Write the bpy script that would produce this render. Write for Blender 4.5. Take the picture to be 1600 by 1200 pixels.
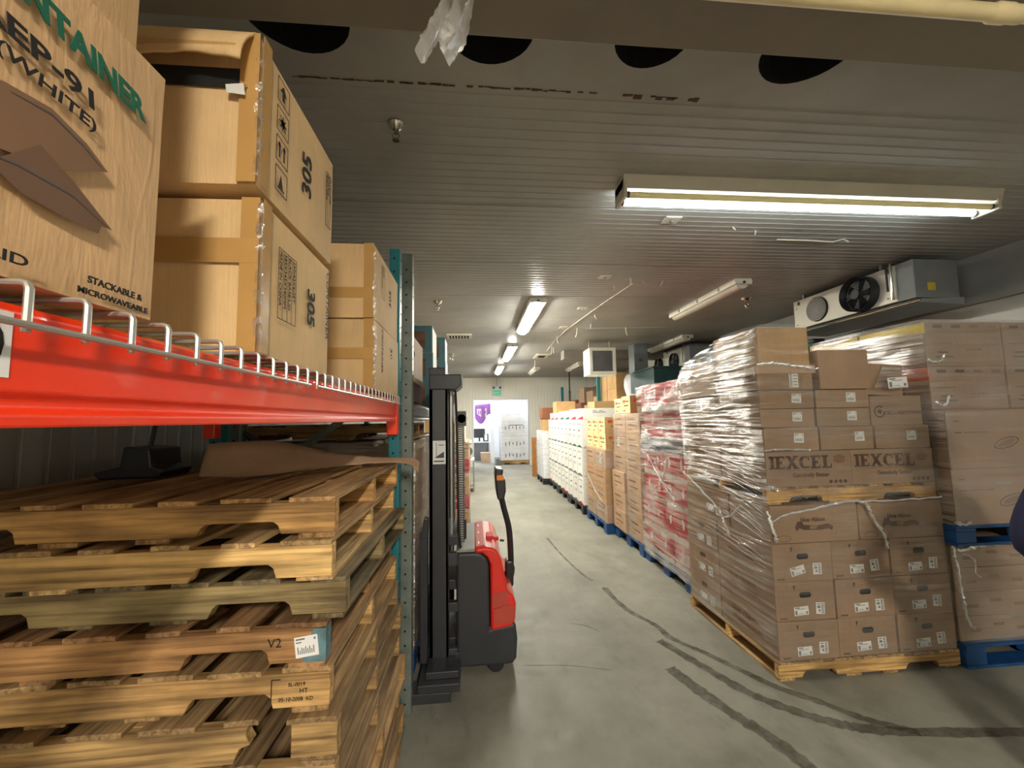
import bpy, bmesh, math, random
from mathutils import Vector, Matrix
random.seed(7)
for o in list(bpy.data.objects): bpy.data.objects.remove(o)
C = bpy.context.scene.collection
SC = bpy.context.scene
# ---------------------------------------------------------------- camera, world, exposure
cam = bpy.data.cameras.new('camera'); camo = bpy.data.objects.new('camera', cam); C.objects.link(camo)
cam.lens = 14.4; cam.sensor_width = 36; cam.clip_start = 0.02
M3 = Matrix(((0.9957881815, 0.0100930143, -0.0911264427),
             (-0.0899143762, -0.0868138805, -0.9921586340),
             (-0.0179249113, 0.9961734192, -0.0855407291)))
# rows above are world x, y, z of the camera axes
camo.matrix_world = Matrix.Translation((0, 0, 1.6)) @ M3.to_4x4()
SC.camera = camo
W = bpy.data.worlds.new('world'); SC.world = W; W.use_nodes = True
W.node_tree.nodes['Background'].inputs[0].default_value = (0.75, 0.78, 0.8, 1)
W.node_tree.nodes['Background'].inputs[1].default_value = 0.15
SC.view_settings.view_transform = 'Standard'; SC.view_settings.look = 'None'
SC.view_settings.exposure = 1.42; SC.view_settings.gamma = 1.0
SC.view_settings.use_curve_mapping = False
E_NEAR, E_FAR, E_BACK, E_OFFICE = 11.0, 52.0, 185.0, 40.0     # lamp strengths

# ---------------------------------------------------------------- materials
MATS = {}
def nm(name):
    m = bpy.data.materials.new(name); m.use_nodes = True
    nt = m.node_tree; return m, nt, nt.nodes['Principled BSDF']
def N(nt, t, **k):
    n = nt.nodes.new(t)
    for a, v in k.items():
        if a.startswith('i_'): n.inputs[a[2:].replace('_', ' ')].default_value = v
        else: setattr(n, a, v)
    return n
def L(nt, a, b): nt.links.new(a, b)
def srgb(r, g, b):
    f = lambda c: (c/255/12.92) if c/255 <= .04045 else ((c/255+.055)/1.055)**2.4
    return (f(r), f(g), f(b), 1)
def ramp(nt, src, stops):
    r = N(nt, 'ShaderNodeValToRGB'); el = r.color_ramp.elements
    while len(el) < len(stops): el.new(.5)
    for e, (p, c) in zip(el, stops):
        e.position = p; e.color = c if isinstance(c, tuple) else (c, c, c, 1)
    L(nt, src, r.inputs[0]); return r
def coords(nt, scale=(1, 1, 1), rot=(0, 0, 0), kind='Object', rnd=True):
    tc = N(nt, 'ShaderNodeTexCoord'); mp = N(nt, 'ShaderNodeMapping')
    mp.inputs['Scale'].default_value = scale; mp.inputs['Rotation'].default_value = rot
    src = tc.outputs[kind]
    if rnd:
        oi = N(nt, 'ShaderNodeObjectInfo'); ml = N(nt, 'ShaderNodeMath', operation='MULTIPLY'); ml.inputs[1].default_value = 37.0
        L(nt, oi.outputs['Random'], ml.inputs[0])
        ad = N(nt, 'ShaderNodeVectorMath', operation='ADD'); L(nt, src, ad.inputs[0]); L(nt, ml.outputs[0], ad.inputs[1]); src = ad.outputs[0]
    L(nt, src, mp.inputs[0]); return mp.outputs[0]
def noise(nt, vec, scale=5, detail=3, rough=.5, dist=0):
    n = N(nt, 'ShaderNodeTexNoise'); n.inputs['Scale'].default_value = scale
    n.inputs['Detail'].default_value = detail; n.inputs['Roughness'].default_value = rough
    n.inputs['Distortion'].default_value = dist; L(nt, vec, n.inputs['Vector']); return n.outputs[0]
def mixc(nt, fac, a, b, mode='MIX'):
    m = N(nt, 'ShaderNodeMix', data_type='RGBA', blend_type=mode)
    for i, v in ((0, fac), (6, a), (7, b)):
        if hasattr(v, 'links'): L(nt, v, m.inputs[i])
        else: m.inputs[i].default_value = v
    return m.outputs[2]
def bump(nt, h, s, d, bs):
    b = N(nt, 'ShaderNodeBump'); b.inputs['Strength'].default_value = s; b.inputs['Distance'].default_value = d
    L(nt, h, b.inputs['Height']); L(nt, b.outputs[0], bs.inputs['Normal'])
def tint(nt, col):
    oi = N(nt, 'ShaderNodeObjectInfo'); return mixc(nt, 1.0, col, oi.outputs['Color'], 'MULTIPLY')

def plain(name, col, rough=.5, metal=0, var=.12, sc=6, bmp=0.0, tinted=False, coat=0):
    m, nt, bs = nm(name)
    v = coords(nt); n = noise(nt, v, sc, 4)
    d = tuple(c*(1-var) for c in col[:3])+(1,); u = tuple(min(1, c*(1+var)) for c in col[:3])+(1,)
    r = ramp(nt, n, [(.3, d), (.7, u)]).outputs[0]
    if tinted: r = tint(nt, r)
    L(nt, r, bs.inputs['Base Color']); bs.inputs['Roughness'].default_value = rough; bs.inputs['Metallic'].default_value = metal
    bs.inputs['Coat Weight'].default_value = coat
    if bmp: bump(nt, noise(nt, v, sc*8, 3), bmp, .002, bs)
    MATS[name] = m; return m
def cardboard(name, col, rough=.75, bmp=.5):
    m, nt, bs = nm(name)
    v = coords(nt); n = noise(nt, v, 3.5, 5, .6)
    d = tuple(c*.84 for c in col[:3])+(1,); u = tuple(min(1, c*1.12) for c in col[:3])+(1,)
    base = ramp(nt, n, [(.3, d), (.7, u)]).outputs[0]
    fl = noise(nt, coords(nt, (90, 90, 2)), 3, 2)
    base = mixc(nt, .14, base, ramp(nt, fl, [(.35, .55), (.65, 1.0)]).outputs[0], 'MULTIPLY')
    L(nt, tint(nt, base), bs.inputs['Base Color']); bs.inputs['Roughness'].default_value = rough
    cr = noise(nt, coords(nt, (7, 7, 2.5)), 2.2, 4, .65, .6)
    ad = N(nt, 'ShaderNodeMath', operation='ADD'); L(nt, cr, ad.inputs[0])
    ml = N(nt, 'ShaderNodeMath', operation='MULTIPLY'); L(nt, fl, ml.inputs[0]); ml.inputs[1].default_value = .10; L(nt, ml.outputs[0], ad.inputs[1])
    cz = ramp(nt, noise(nt, coords(nt, (5, 5, .9)), 1.3, 2, .5, .3), [(.488, 0.0), (.5, 1.0), (.512, 0.0)]).outputs[0]
    a2 = N(nt, 'ShaderNodeMath', operation='MULTIPLY_ADD'); L(nt, cz, a2.inputs[0]); a2.inputs[1].default_value = .09; L(nt, ad.outputs[0], a2.inputs[2])
    bump(nt, a2.outputs[0], bmp, .006, bs)
    MATS[name] = m; return m
def wood(name, axis, a, b):
    m, nt, bs = nm(name)
    s = [60, 60, 60]; s[axis] = 2.2
    g = noise(nt, coords(nt, tuple(s)), 1.0, 5, .6, .4)
    s2 = [16, 16, 16]; s2[axis] = 2.2
    k = noise(nt, coords(nt, tuple(s2)), 1.0, 3, .5, 1.2)
    base = ramp(nt, g, [(.32, a), (.62, b)]).outputs[0]
    base = mixc(nt, .75, base, ramp(nt, k, [(.3, .42), (.55, 1.0)]).outputs[0], 'MULTIPLY')
    st = noise(nt, coords(nt), 2.5, 4, .6)
    base = mixc(nt, .75, base, ramp(nt, st, [(.35, (.5, .46, .42, 1)), (.55, (1, 1, 1, 1))]).outputs[0], 'MULTIPLY')
    L(nt, tint(nt, base), bs.inputs['Base Color']); bs.inputs['Roughness'].default_value = .72
    bump(nt, g, .55, .004, bs); MATS[name] = m
def emis(name, col, s):
    m, nt, bs = nm(name); bs.inputs['Base Color'].default_value = col
    bs.inputs['Emission Color'].default_value = col; bs.inputs['Emission Strength'].default_value = s; MATS[name] = m

cardboard('card', srgb(222, 186, 134)); cardboard('card_tan', srgb(206, 168, 118))
cardboard('card_print', srgb(218, 176, 128), bmp=.7)
cardboard('card_brown', srgb(156, 128, 102)); cardboard('card_dark', srgb(120, 92, 66)); cardboard('card_far', srgb(190, 162, 134))
cardboard('card_yellow', srgb(236, 216, 160)); cardboard('card_white', srgb(244, 242, 236), bmp=.25); cardboard('card_rust', srgb(150, 92, 66))
cardboard('card_orange', srgb(204, 164, 112))
wood('wood_x', 0, srgb(148, 118, 80), srgb(236, 200, 142)); wood('wood_y', 1, srgb(134, 108, 78), srgb(214, 184, 140))
plain('tape', srgb(190, 148, 88), .25, var=.08, bmp=.3, coat=.4); plain('tape_clear', srgb(206, 172, 120), .18, var=.1, bmp=.4, coat=.6)
plain('ink', srgb(28, 26, 24), .8); plain('ink_brown', srgb(82, 56, 40), .8); plain('ink_green', srgb(18, 96, 72), .7)
plain('ink_label', srgb(120, 124, 128), .7); plain('ink_mid', srgb(112, 84, 64), .85); plain('ink_grey', srgb(80, 80, 86), .8); plain('ink_soft', srgb(128, 96, 70), .85); plain('ink_red', srgb(190, 40, 44), .7); plain('ink_orange', srgb(206, 96, 50), .7)
plain('ink_dkgreen', srgb(40, 86, 50), .7); plain('tray_print', srgb(122, 92, 72), .85, var=.25, sc=14)
plain('paper', srgb(232, 232, 230), .6, var=.03); plain('beam_red', srgb(250, 58, 12), .32, var=.06, coat=.3, bmp=.15)
plain('teal_paint', srgb(22, 112, 120), .4, var=.15); plain('grey_post', srgb(112, 120, 112), .42, metal=.2, var=.18, sc=14)
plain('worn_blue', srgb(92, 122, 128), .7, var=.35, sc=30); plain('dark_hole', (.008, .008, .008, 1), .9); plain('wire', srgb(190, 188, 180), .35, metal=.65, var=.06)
plain('steel', srgb(160, 160, 156), .35, metal=.8); plain('chrome', srgb(190, 186, 176), .18, metal=1)
plain('blue_paint', srgb(22, 74, 130), .55, var=.25, sc=9, bmp=.4); plain('black_plastic', srgb(34, 35, 38), .42, var=.1)
plain('dark_metal', srgb(50, 51, 55), .38, var=.12, sc=4, bmp=.1, coat=.1); plain('machine_red', srgb(226, 40, 26), .28, var=.05, coat=.4)
plain('machine_red_dusty', srgb(186, 70, 56), .5, var=.1); plain('machine_grey', srgb(140, 138, 130), .55, var=.12)
plain('amber', srgb(240, 140, 30), .3); plain('evap_white', srgb(214, 208, 192), .35, metal=.2, var=.06, sc=3); plain('evap_grey', srgb(120, 122, 122), .5, var=.08)
plain('pipe_cream', srgb(222, 206, 160), .4, var=.12, sc=5); plain('fixture_white', srgb(206, 200, 184), .45, var=.06); plain('tube_off', srgb(214, 200, 156), .3, var=.05)
plain('lens_off', srgb(196, 190, 176), .25, var=.06); plain('column_grey', srgb(112, 118, 118), .5, var=.06); plain('frost', srgb(236, 242, 228), .7, var=.15, sc=40, bmp=.9)
plain('grille_dark', srgb(84, 84, 86), .5); plain('purple', srgb(166, 106, 200), .7, var=.05); plain('white_paint', srgb(228, 230, 232), .5, var=.03)
plain('navy_cloth', srgb(30, 34, 72), .85, var=.2, sc=12, bmp=.4); plain('teal_tray', srgb(70, 116, 126), .5, var=.12); plain('skin', srgb(214, 164, 134), .5, var=.05)
plain('hair', srgb(40, 28, 20), .6); plain('trouser', srgb(48, 50, 58), .85); plain('green_sign', srgb(0, 110, 60), .4); plain('board_brown', srgb(176, 118, 56), .6, var=.15)
plain('white_goods', srgb(240, 242, 248), .45, var=.06, sc=10, bmp=.8); plain('blue_plastic', srgb(36, 58, 84), .3, var=.2, coat=.3); plain('bin_teal', srgb(20, 54, 56), .4, var=.25)
plain('dark_purple', srgb(84, 56, 56), .7); plain('desk_grey', srgb(96, 98, 100), .6); plain('teal_sheet', srgb(20, 120, 104), .35, var=.3, sc=5)
plain('sticker_yellow', srgb(208, 180, 60), .5); plain('rust', srgb(86, 52, 34), .8, var=.3, sc=30)
emis('glow_near', (.86, .97, 1, 1), E_NEAR); emis('glow_warm', (1, .98, .86, 1), E_FAR); emis('glow_back', (1, .92, .80, 1), E_BACK)
emis('glow_office', (.86, .92, 1, 1), E_OFFICE); emis('glow_green', (.02, .5, .25, 1), .12)

m_, nt_, bs_ = nm('tube_off'); bs_.inputs['Base Color'].default_value = srgb(226, 216, 180); bs_.inputs['Roughness'].default_value = .3; bs_.inputs['Subsurface Weight'].default_value = .0
tr_ = N(nt_, 'ShaderNodeBsdfTranslucent'); tr_.inputs[0].default_value = srgb(236, 226, 190); mx_ = N(nt_, 'ShaderNodeMixShader'); mx_.inputs[0].default_value = .18
L(nt_, bs_.outputs[0], mx_.inputs[1]); L(nt_, tr_.outputs[0], mx_.inputs[2]); L(nt_, mx_.outputs[0], nt_.nodes['Material Output'].inputs[0]); MATS['tube_off'] = m_
def red_box():
    m, nt, bs = nm('card_red')
    v = coords(nt, rnd=False, kind='Generated'); sp = N(nt, 'ShaderNodeSeparateXYZ'); L(nt, v, sp.inputs[0])
    nz = noise(nt, coords(nt), 14, 3, .6); a = N(nt, 'ShaderNodeMath', operation='MULTIPLY_ADD')
    L(nt, nz, a.inputs[0]); a.inputs[1].default_value = .22; L(nt, sp.outputs[2], a.inputs[2])
    r = ramp(nt, a.outputs[0], [(.0, (.62, .57, .5, 1)), (.29, (.66, .6, .54, 1)), (.31, srgb(186, 24, 36)), (1, srgb(196, 28, 40))]); r.color_ramp.interpolation = 'LINEAR'
    L(nt, tint(nt, r.outputs[0]), bs.inputs['Base Color']); bs.inputs['Roughness'].default_value = .4
    bump(nt, noise(nt, coords(nt), 6, 4), .3, .005, bs); MATS['card_red'] = m
red_box()
def film(name, lo, hi, amax, rot, gl=.5, base=.05, scl=(.9, .9, 26)):
    m, nt, bs = nm(name); nt.nodes.remove(bs); out = nt.nodes['Material Output']
    v = coords(nt, scl, rot); n = noise(nt, v, 1.3, 5, .62, .5)
    n2 = noise(nt, coords(nt, (2.2, 2.2, 2.2)), 1.2, 3, .5)
    a = N(nt, 'ShaderNodeMath', operation='MULTIPLY_ADD'); L(nt, n2, a.inputs[0]); a.inputs[1].default_value = .55; L(nt, n, a.inputs[2])
    r = ramp(nt, a.outputs[0], [(lo, base), (hi, amax)])
    tr = N(nt, 'ShaderNodeBsdfTransparent'); tr.inputs[0].default_value = (.96, .96, .95, 1)
    g = N(nt, 'ShaderNodeBsdfGlossy'); g.inputs['Roughness'].default_value = .22; g.inputs[0].default_value = (.95, .95, .95, 1)
    d = N(nt, 'ShaderNodeBsdfDiffuse'); d.inputs[0].default_value = (.85, .83, .8, 1)
    t = N(nt, 'ShaderNodeBsdfTranslucent'); t.inputs[0].default_value = (.85, .83, .8, 1)
    dt = N(nt, 'ShaderNodeMixShader'); dt.inputs[0].default_value = .4; L(nt, d.outputs[0], dt.inputs[1]); L(nt, t.outputs[0], dt.inputs[2])
    b = N(nt, 'ShaderNodeBump'); b.inputs['Strength'].default_value = .9; b.inputs['Distance'].default_value = .012; L(nt, n, b.inputs['Height'])
    L(nt, b.outputs[0], g.inputs['Normal'])
    gd = N(nt, 'ShaderNodeMixShader'); gd.inputs[0].default_value = gl; L(nt, dt.outputs[0], gd.inputs[1]); L(nt, g.outputs[0], gd.inputs[2])
    mx = N(nt, 'ShaderNodeMixShader'); L(nt, r.outputs[0], mx.inputs[0]); L(nt, tr.outputs[0], mx.inputs[1]); L(nt, gd.outputs[0], mx.inputs[2])
    L(nt, mx.outputs[0], out.inputs[0]); MATS[name] = m
film('film_clear', .66, 1.05, .32, (0, .25, 0), .6, .03)
film('film_mid', .70, 1.0, .6, (.35, 0, 0), .7, .04, (1.2, 1.2, 30))
film('film_heavy', .72, .90, .85, (-.38, 0, 0), .75, .04, (1.6, 1.6, 44))
film('film_veil', .66, .92, .85, (.55, 0, 0), .6, .07, (2, 2, 26))
film('film_haze', .6, 1.0, .45, (0, .15, 0), .35, .16)
film('film_rope', .2, .7, .85, (.3, .4, 0), .5, .35, (14, 14, 14))

def concrete():
    m, nt, bs = nm('concrete'); v = coords(nt, rnd=False)
    n = noise(nt, v, .9, 6, .62, .3); n2 = noise(nt, v, 6, 5, .65); n3 = noise(nt, coords(nt, (1, .35, 1), (0, 0, .5), rnd=False), 2.2, 5, .6)
    base = ramp(nt, n, [(.3, srgb(114, 111, 98)), (.7, srgb(150, 147, 133))]).outputs[0]
    base = mixc(nt, .6, base, ramp(nt, n2, [(.33, .66), (.58, 1.0)]).outputs[0], 'MULTIPLY')
    n4 = noise(nt, coords(nt, (1, .3, 1), (0, 0, -.3), rnd=False), 11, 6, .7)
    base = mixc(nt, .5, base, ramp(nt, n4, [(.30, .6), (.42, 1.0), (.66, 1.0), (.74, 1.25)]).outputs[0], 'MULTIPLY')
    base = mixc(nt, .6, base, ramp(nt, n3, [(.28, .66), (.5, 1.0)]).outputs[0], 'MULTIPLY')
    L(nt, base, bs.inputs['Base Color']); rr = ramp(nt, n2, [(.3, .5), (.7, .75)]); L(nt, rr.outputs[0], bs.inputs['Roughness'])
    bump(nt, noise(nt, v, 30, 4), .12, .003, bs); MATS['concrete'] = m
concrete()
def tyre():
    m, nt, bs = nm('tyre_dirt'); v = coords(nt, rnd=False); n = noise(nt, v, 9, 6, .7)
    bs.inputs['Base Color'].default_value = srgb(70, 60, 46); bs.inputs['Roughness'].default_value = .7
    L(nt, ramp(nt, n, [(.30, .12), (.62, .6)]).outputs[0], bs.inputs['Alpha']); MATS['tyre_dirt'] = m
tyre()
def panel(name, col, axis, rough=.45, dirt=.25, scale=1):
    m, nt, bs = nm(name); v = coords(nt, rnd=False)
    n = noise(nt, v, 1.3*scale, 5, .6)
    base = ramp(nt, n, [(.3, tuple(c*(1-dirt) for c in col[:3])+(1,)), (.65, col)]).outputs[0]
    L(nt, base, bs.inputs['Base Color']); bs.inputs['Roughness'].default_value = rough
    if axis is not None:
        sp = N(nt, 'ShaderNodeSeparateXYZ'); L(nt, v, sp.inputs[0])
        ml = N(nt, 'ShaderNodeMath', operation='MULTIPLY'); L(nt, sp.outputs[axis], ml.inputs[0]); ml.inputs[1].default_value = 2*math.pi/.11
        sn = N(nt, 'ShaderNodeMath', operation='SINE'); L(nt, ml.outputs[0], sn.inputs[0])
        r = ramp(nt, sn.outputs[0], [(.75, 1.0), (.95, 0.0)]); bump(nt, r.outputs[0], .7, .012, bs)
    MATS[name] = m
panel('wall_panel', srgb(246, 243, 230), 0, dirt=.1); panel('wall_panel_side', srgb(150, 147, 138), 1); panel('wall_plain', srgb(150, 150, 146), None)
panel('ceiling_metal', srgb(165, 163, 157), None, .38, .3, .8); panel('beam_face', srgb(132, 124, 112), None, .5, .25, 1.5)
panel('wall_light', srgb(205, 204, 196), None)

# ---------------------------------------------------------------- mesh helpers
class MB:
    def __init__(s): s.v = []; s.f = []; s.m = []; s.mats = []
    def mi(s, mat):
        if mat not in s.mats: s.mats.append(mat)
        return s.mats.index(mat)
    def add(s, vs, fs, mat):
        k = len(s.v); s.v += [tuple(v) for v in vs]; i = s.mi(mat)
        for f in fs: s.f.append([q+k for q in f]); s.m.append(i)
        return s
    def box(s, x0, x1, y0, y1, z0, z1, mat, T=None):
        vs = [Vector(p) for p in ((x0,y0,z0),(x1,y0,z0),(x1,y1,z0),(x0,y1,z0),(x0,y0,z1),(x1,y0,z1),(x1,y1,z1),(x0,y1,z1))]
        if T: vs = [T @ v for v in vs]
        return s.add(vs, [(0,3,2,1),(4,5,6,7),(0,1,5,4),(1,2,6,5),(2,3,7,6),(3,0,4,7)], mat)
    def prism(s, pts, axis, a, b, mat):
        n = len(pts)
        def mk(p, q): return {'x': (q, p[0], p[1]), 'y': (p[0], q, p[1]), 'z': (p[0], p[1], q)}[axis]
        vs = [mk(p, a) for p in pts]+[mk(p, b) for p in pts]
        fs = [tuple(range(n))[::-1], tuple(range(n, 2*n))]+[(i, (i+1) % n, n+(i+1) % n, n+i) for i in range(n)]
        return s.add(vs, fs, mat)
    def tube(s, path, r, mat, n=8, cap=True):
        path = [Vector(p) for p in path]; k0 = len(path); vs = []
        up = None
        for i, p in enumerate(path):
            t = (path[min(i+1, k0-1)]-path[max(i-1, 0)]).normalized()
            if up is None: up = Vector((0, 0, 1)) if abs(t.z) < .9 else Vector((1, 0, 0))
            a = t.cross(up).normalized(); b = a.cross(t).normalized(); up = b
            rr = r[i] if isinstance(r, (list, tuple)) else r
            vs += [p+a*math.cos(2*math.pi*j/n)*rr+b*math.sin(2*math.pi*j/n)*rr for j in range(n)]
        fs = [(i*n+j, i*n+(j+1) % n, (i+1)*n+(j+1) % n, (i+1)*n+j) for i in range(k0-1) for j in range(n)]
        if cap: fs += [tuple(range(n))[::-1], tuple((k0-1)*n+j for j in range(n))]
        return s.add(vs, fs, mat)
    def cyl(s, p0, p1, r, mat, n=20): return s.tube([p0, p1], r, mat, n)
    def mesh(s, name):
        me = bpy.data.meshes.new(name); me.from_pydata(s.v, [], s.f)
        for m in s.mats: me.materials.append(MATS[m])
        me.polygons.foreach_set('material_index', s.m); me.update()
        bm = bmesh.new(); bm.from_mesh(me); bmesh.ops.recalc_face_normals(bm, faces=bm.faces); bm.to_mesh(me); bm.free()
        return me
    def obj(s, name, parent=None, bev=0, smooth=False, seg=2, loc=None):
        return link(s.mesh(name), name, parent, bev, smooth, seg, loc)
def link(me, name, parent=None, bev=0, smooth=False, seg=2, loc=None):
    o = bpy.data.objects.new(name, me); C.objects.link(o)
    if parent: o.parent = parent
    if loc is not None: o.location = loc
    if bev:
        b = o.modifiers.new('bevel', 'BEVEL'); b.width = bev; b.segments = seg; b.limit_method = 'ANGLE'; b.angle_limit = .6
    if smooth:
        me.polygons.foreach_set('use_smooth', [True]*len(me.polygons))
        try: me.set_sharp_from_angle(angle=.6)
        except Exception: pass
    return o
def tag(o, label, cat, group=None, kind=None):
    o['label'] = label; o['category'] = cat
    if group: o['group'] = group
    if kind: o['kind'] = kind
    return o
def struct(o, parent=None): o['kind'] = 'structure'; return o
def empty(name, loc=(0, 0, 0), rz=0):
    o = bpy.data.objects.new(name, None); C.objects.link(o); o.location = loc; o.rotation_euler.z = rz; o.empty_display_size = .05; return o
def copy_tree(o, parent=None):
    c = o.copy(); C.objects.link(c)
    if parent: c.parent = parent
    for ch in list(o.children): copy_tree(ch, c)
    return c
def setcol(o, col):
    o.color = (*col, 1)
    for ch in o.children: setcol(ch, col)
TXT = {}
def text_mesh(s, size, mat, ext=.0006, shear=0, xs=1.0, bold=0, align='LEFT'):
    k = (s, size, mat, shear, xs, bold, align)
    if k in TXT: return TXT[k]
    cu = bpy.data.curves.new('t', 'FONT'); cu.body = s; cu.size = size; cu.extrude = ext; cu.shear = shear; cu.offset = bold
    cu.resolution_u = 3; cu.align_x = align; cu.space_line = .9
    o = bpy.data.objects.new('t', cu); C.objects.link(o)
    dg = bpy.context.evaluated_depsgraph_get(); me = bpy.data.meshes.new_from_object(o.evaluated_get(dg))
    bpy.data.objects.remove(o)
    for v in me.vertices: v.co.x *= xs
    me.materials.clear(); me.materials.append(MATS[mat]); TXT[k] = me; return me
def face_mat(w, d, face, u, v, off=.0012, rot=0):
    R = {'-Y': (Vector((1,0,0)), Vector((0,-1,0)), Vector((-w/2,-d/2,0))), '-X': (Vector((0,-1,0)), Vector((-1,0,0)), Vector((-w/2,d/2,0))),
         '+X': (Vector((0,1,0)), Vector((1,0,0)), Vector((w/2,-d/2,0)))}[face]
    r, n, o = R; up = Vector((0, 0, 1)); p = o+r*u+up*v+n*off
    M = Matrix(((r.x, up.x, n.x, p.x), (r.y, up.y, n.y, p.y), (r.z, up.z, n.z, p.z), (0, 0, 0, 1)))
    return M @ Matrix.Rotation(rot, 4, 'Z')
def on_face(me, name, box, face, u, v, rot=0, off=.0012):
    o = bpy.data.objects.new(name, me); C.objects.link(o); o.parent = box
    w, d = box['_w'], box['_d']; o.matrix_local = face_mat(w, d, face, u, v, off, rot); return o

def noisy_box(w, d, h, mat, amp, seed, nx=10):
    rd = random.Random(seed); bm = bmesh.new(); bmesh.ops.create_cube(bm, size=1)
    bmesh.ops.subdivide_edges(bm, edges=bm.edges, cuts=nx, use_grid_fill=True)
    from mathutils import noise as mn
    for v in bm.verts:
        p = Vector((v.co.x*w, v.co.y*d, (v.co.z+.5)*h)); e = sum(abs(abs(c)-.5) < 1e-4 for c in v.co)
        q = mn.noise(p*4+Vector((seed*3.1, 0, 0)))*amp
        bulge = (1-(2*v.co.x)**2)*(1-(2*v.co.y)**2) if abs(v.co.z) > .499 else (1-(2*v.co.z)**2)*(1-(2*(v.co.y if abs(abs(v.co.x)-.5) < 1e-4 else v.co.x))**2)
        n = Vector((v.co.x if abs(v.co.x) > .499 else 0, v.co.y if abs(v.co.y) > .499 else 0, v.co.z if v.co.z > .499 else 0))
        if n.length: n.normalize()
        v.co = p+n*(q-(amp*.7 if e > 1 else 0)+bulge*amp*1.2)
    me = bpy.data.meshes.new('cardboard_box'); bm.to_mesh(me); bm.free(); me.materials.append(MATS[mat]); return me
BOXM = {}
def box_mesh(w, d, h, mat, top=None):
    k = (round(w, 3), round(d, 3), round(h, 3), mat)
    if k not in BOXM:
        b = MB(); b.box(-w/2, w/2, -d/2, d/2, 0, h, mat); BOXM[k] = b.mesh('cardboard_box')
    return BOXM[k]
def carton(x0, x1, y0, y1, z0, z1, mat, label, group, gap=.003, tintv=.07, name='cardboard_box', jit=.004, rz=0, noisy=0, cat='box'):
    w, d, h = x1-x0-2*gap, y1-y0-2*gap, z1-z0-.002
    seed = random.randint(0, 9999)
    me = noisy_box(w, d, h, mat, noisy, seed) if noisy else box_mesh(w, d, h, mat)
    o = link(me, name, bev=.004 if not noisy else 0)
    o.location = ((x0+x1)/2+random.uniform(-jit, jit), (y0+y1)/2+random.uniform(-jit, jit), z0)
    o.rotation_euler.z = rz+random.uniform(-.006, .006)*(jit > 0)
    if noisy: me.polygons.foreach_set('use_smooth', [True]*len(me.polygons)); me.set_sharp_from_angle(angle=.7)
    t = 1+random.uniform(-tintv, tintv); o.color = (t, t*random.uniform(.985, 1.015), t*random.uniform(.97, 1.02), 1)
    o['_w'] = w; o['_d'] = d; o['_h'] = h
    return tag(o, label, cat, group)
def tape_strip(box, face, u0, v0, u1, v1, mat='tape', name='packing_tape', off=.0062):
    m = MB(); m.box(u0, u1, v0, v1, 0, .0007, mat); me = m.mesh('packing_tape'); return on_face(me, name, box, face, 0, 0, off=off)
LAB = {}
def ship_label(w, h, kind):
    k = (w, h, kind)
    if k in LAB: return LAB[k]
    m = MB(); m.box(0, w, 0, h, 0, .0006, 'paper'); z0, z1 = .0006, .0010
    rd = random.Random(hash(kind) % 97 if False else len(kind)*13)
    def r(a, b, c, d): m.box(a*w, b*w, c*h, d*h, z0, z1, 'ink_label')
    if kind == 'wide':
        r(.06, .45, .84, .92); r(.06, .3, .7, .76)
        for i in range(9): r(.1+i*.085, .1+i*.085+.045, .16, .34+.18*rd.random())
        r(.84, .92, .78, .9)
    elif kind == 'bars':
        for i in range(10): r(.08, .32, .06+i*.088, .06+i*.088+.05)
        for i in range(4): r(.45, .9, .15+i*.2, .2+i*.2)
    elif kind == 'name':
        r(.08, .4, .8, .93); r(.2, .75, .68, .74); r(.06, .2, .12, .6); r(.8, .94, .15, .4); r(.3, .6, .2, .25)
        for i in range(3): r(.06, .94, .05+i*.0, .08)
    elif kind == 'tall':
        for i in range(6): r(.62, .9, .08+i*.15, .17+i*.15)
        r(.1, .5, .82, .9); r(.15, .5, .5, .72); r(.3, .5, .2, .4)
    me = m.mesh('shipping_label'); LAB[k] = me; return me

exec_order = []
# ================================================================= SETTING
XL, XR, YB, YF, H = -1.78, 4.72, -4.4, 14.2, 3.05
b = MB(); b.box(-4, 8, YB-.2, 19, -.1, 0, 'concrete'); floor = struct(b.obj('floor'))
# ceiling: flat strip with round openings near the camera, ribbed metal panels beyond
YS = 1.66
holes = [(-.62, 1.37, .19), (.07, 1.385, .175), (.70, 1.385, .15), (1.35, 1.38, .19)]
bm = bmesh.new(); es = []
def loop(pts):
    vs = [bm.verts.new(p) for p in pts]; 
    for i in range(len(vs)): es.append(bm.edges.new((vs[i], vs[(i+1) % len(vs)])))
    return vs
loop([(XL, YB, H), (XR, YB, H), (XR, YS, H), (XL, YS, H)]); rings = []
for (cx, cy, r) in holes:
    rings.append(loop([(cx+r*math.cos(a*math.pi/16)*(1+.01*math.sin(a*5)), cy+r*math.sin(a*math.pi/16), H) for a in range(32)]))
bmesh.ops.triangle_fill(bm, use_beauty=True, edges=es)
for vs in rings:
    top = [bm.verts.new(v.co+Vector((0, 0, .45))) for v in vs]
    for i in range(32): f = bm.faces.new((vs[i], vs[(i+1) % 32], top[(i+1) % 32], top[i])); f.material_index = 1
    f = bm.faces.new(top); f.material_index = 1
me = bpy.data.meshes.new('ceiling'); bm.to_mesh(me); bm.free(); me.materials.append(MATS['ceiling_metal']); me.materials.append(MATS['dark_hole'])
m = MB(); prof = []; y = YS; k = 0
while y < YF:
    if k % 15 == 14: prof += [(y, H), (y+.006, H+.02), (y+.014, H+.02), (y+.02, H)]; y += .03
    else: prof += [(y, H), (y+.052, H), (y+.056, H-.003), (y+.067, H-.003)]; y += .071
    k += 1
prof.append((YF, H)); vs = []; fs = []
for (yy, zz) in prof: vs += [(XL, yy, zz), (XR, yy, zz)]
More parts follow.
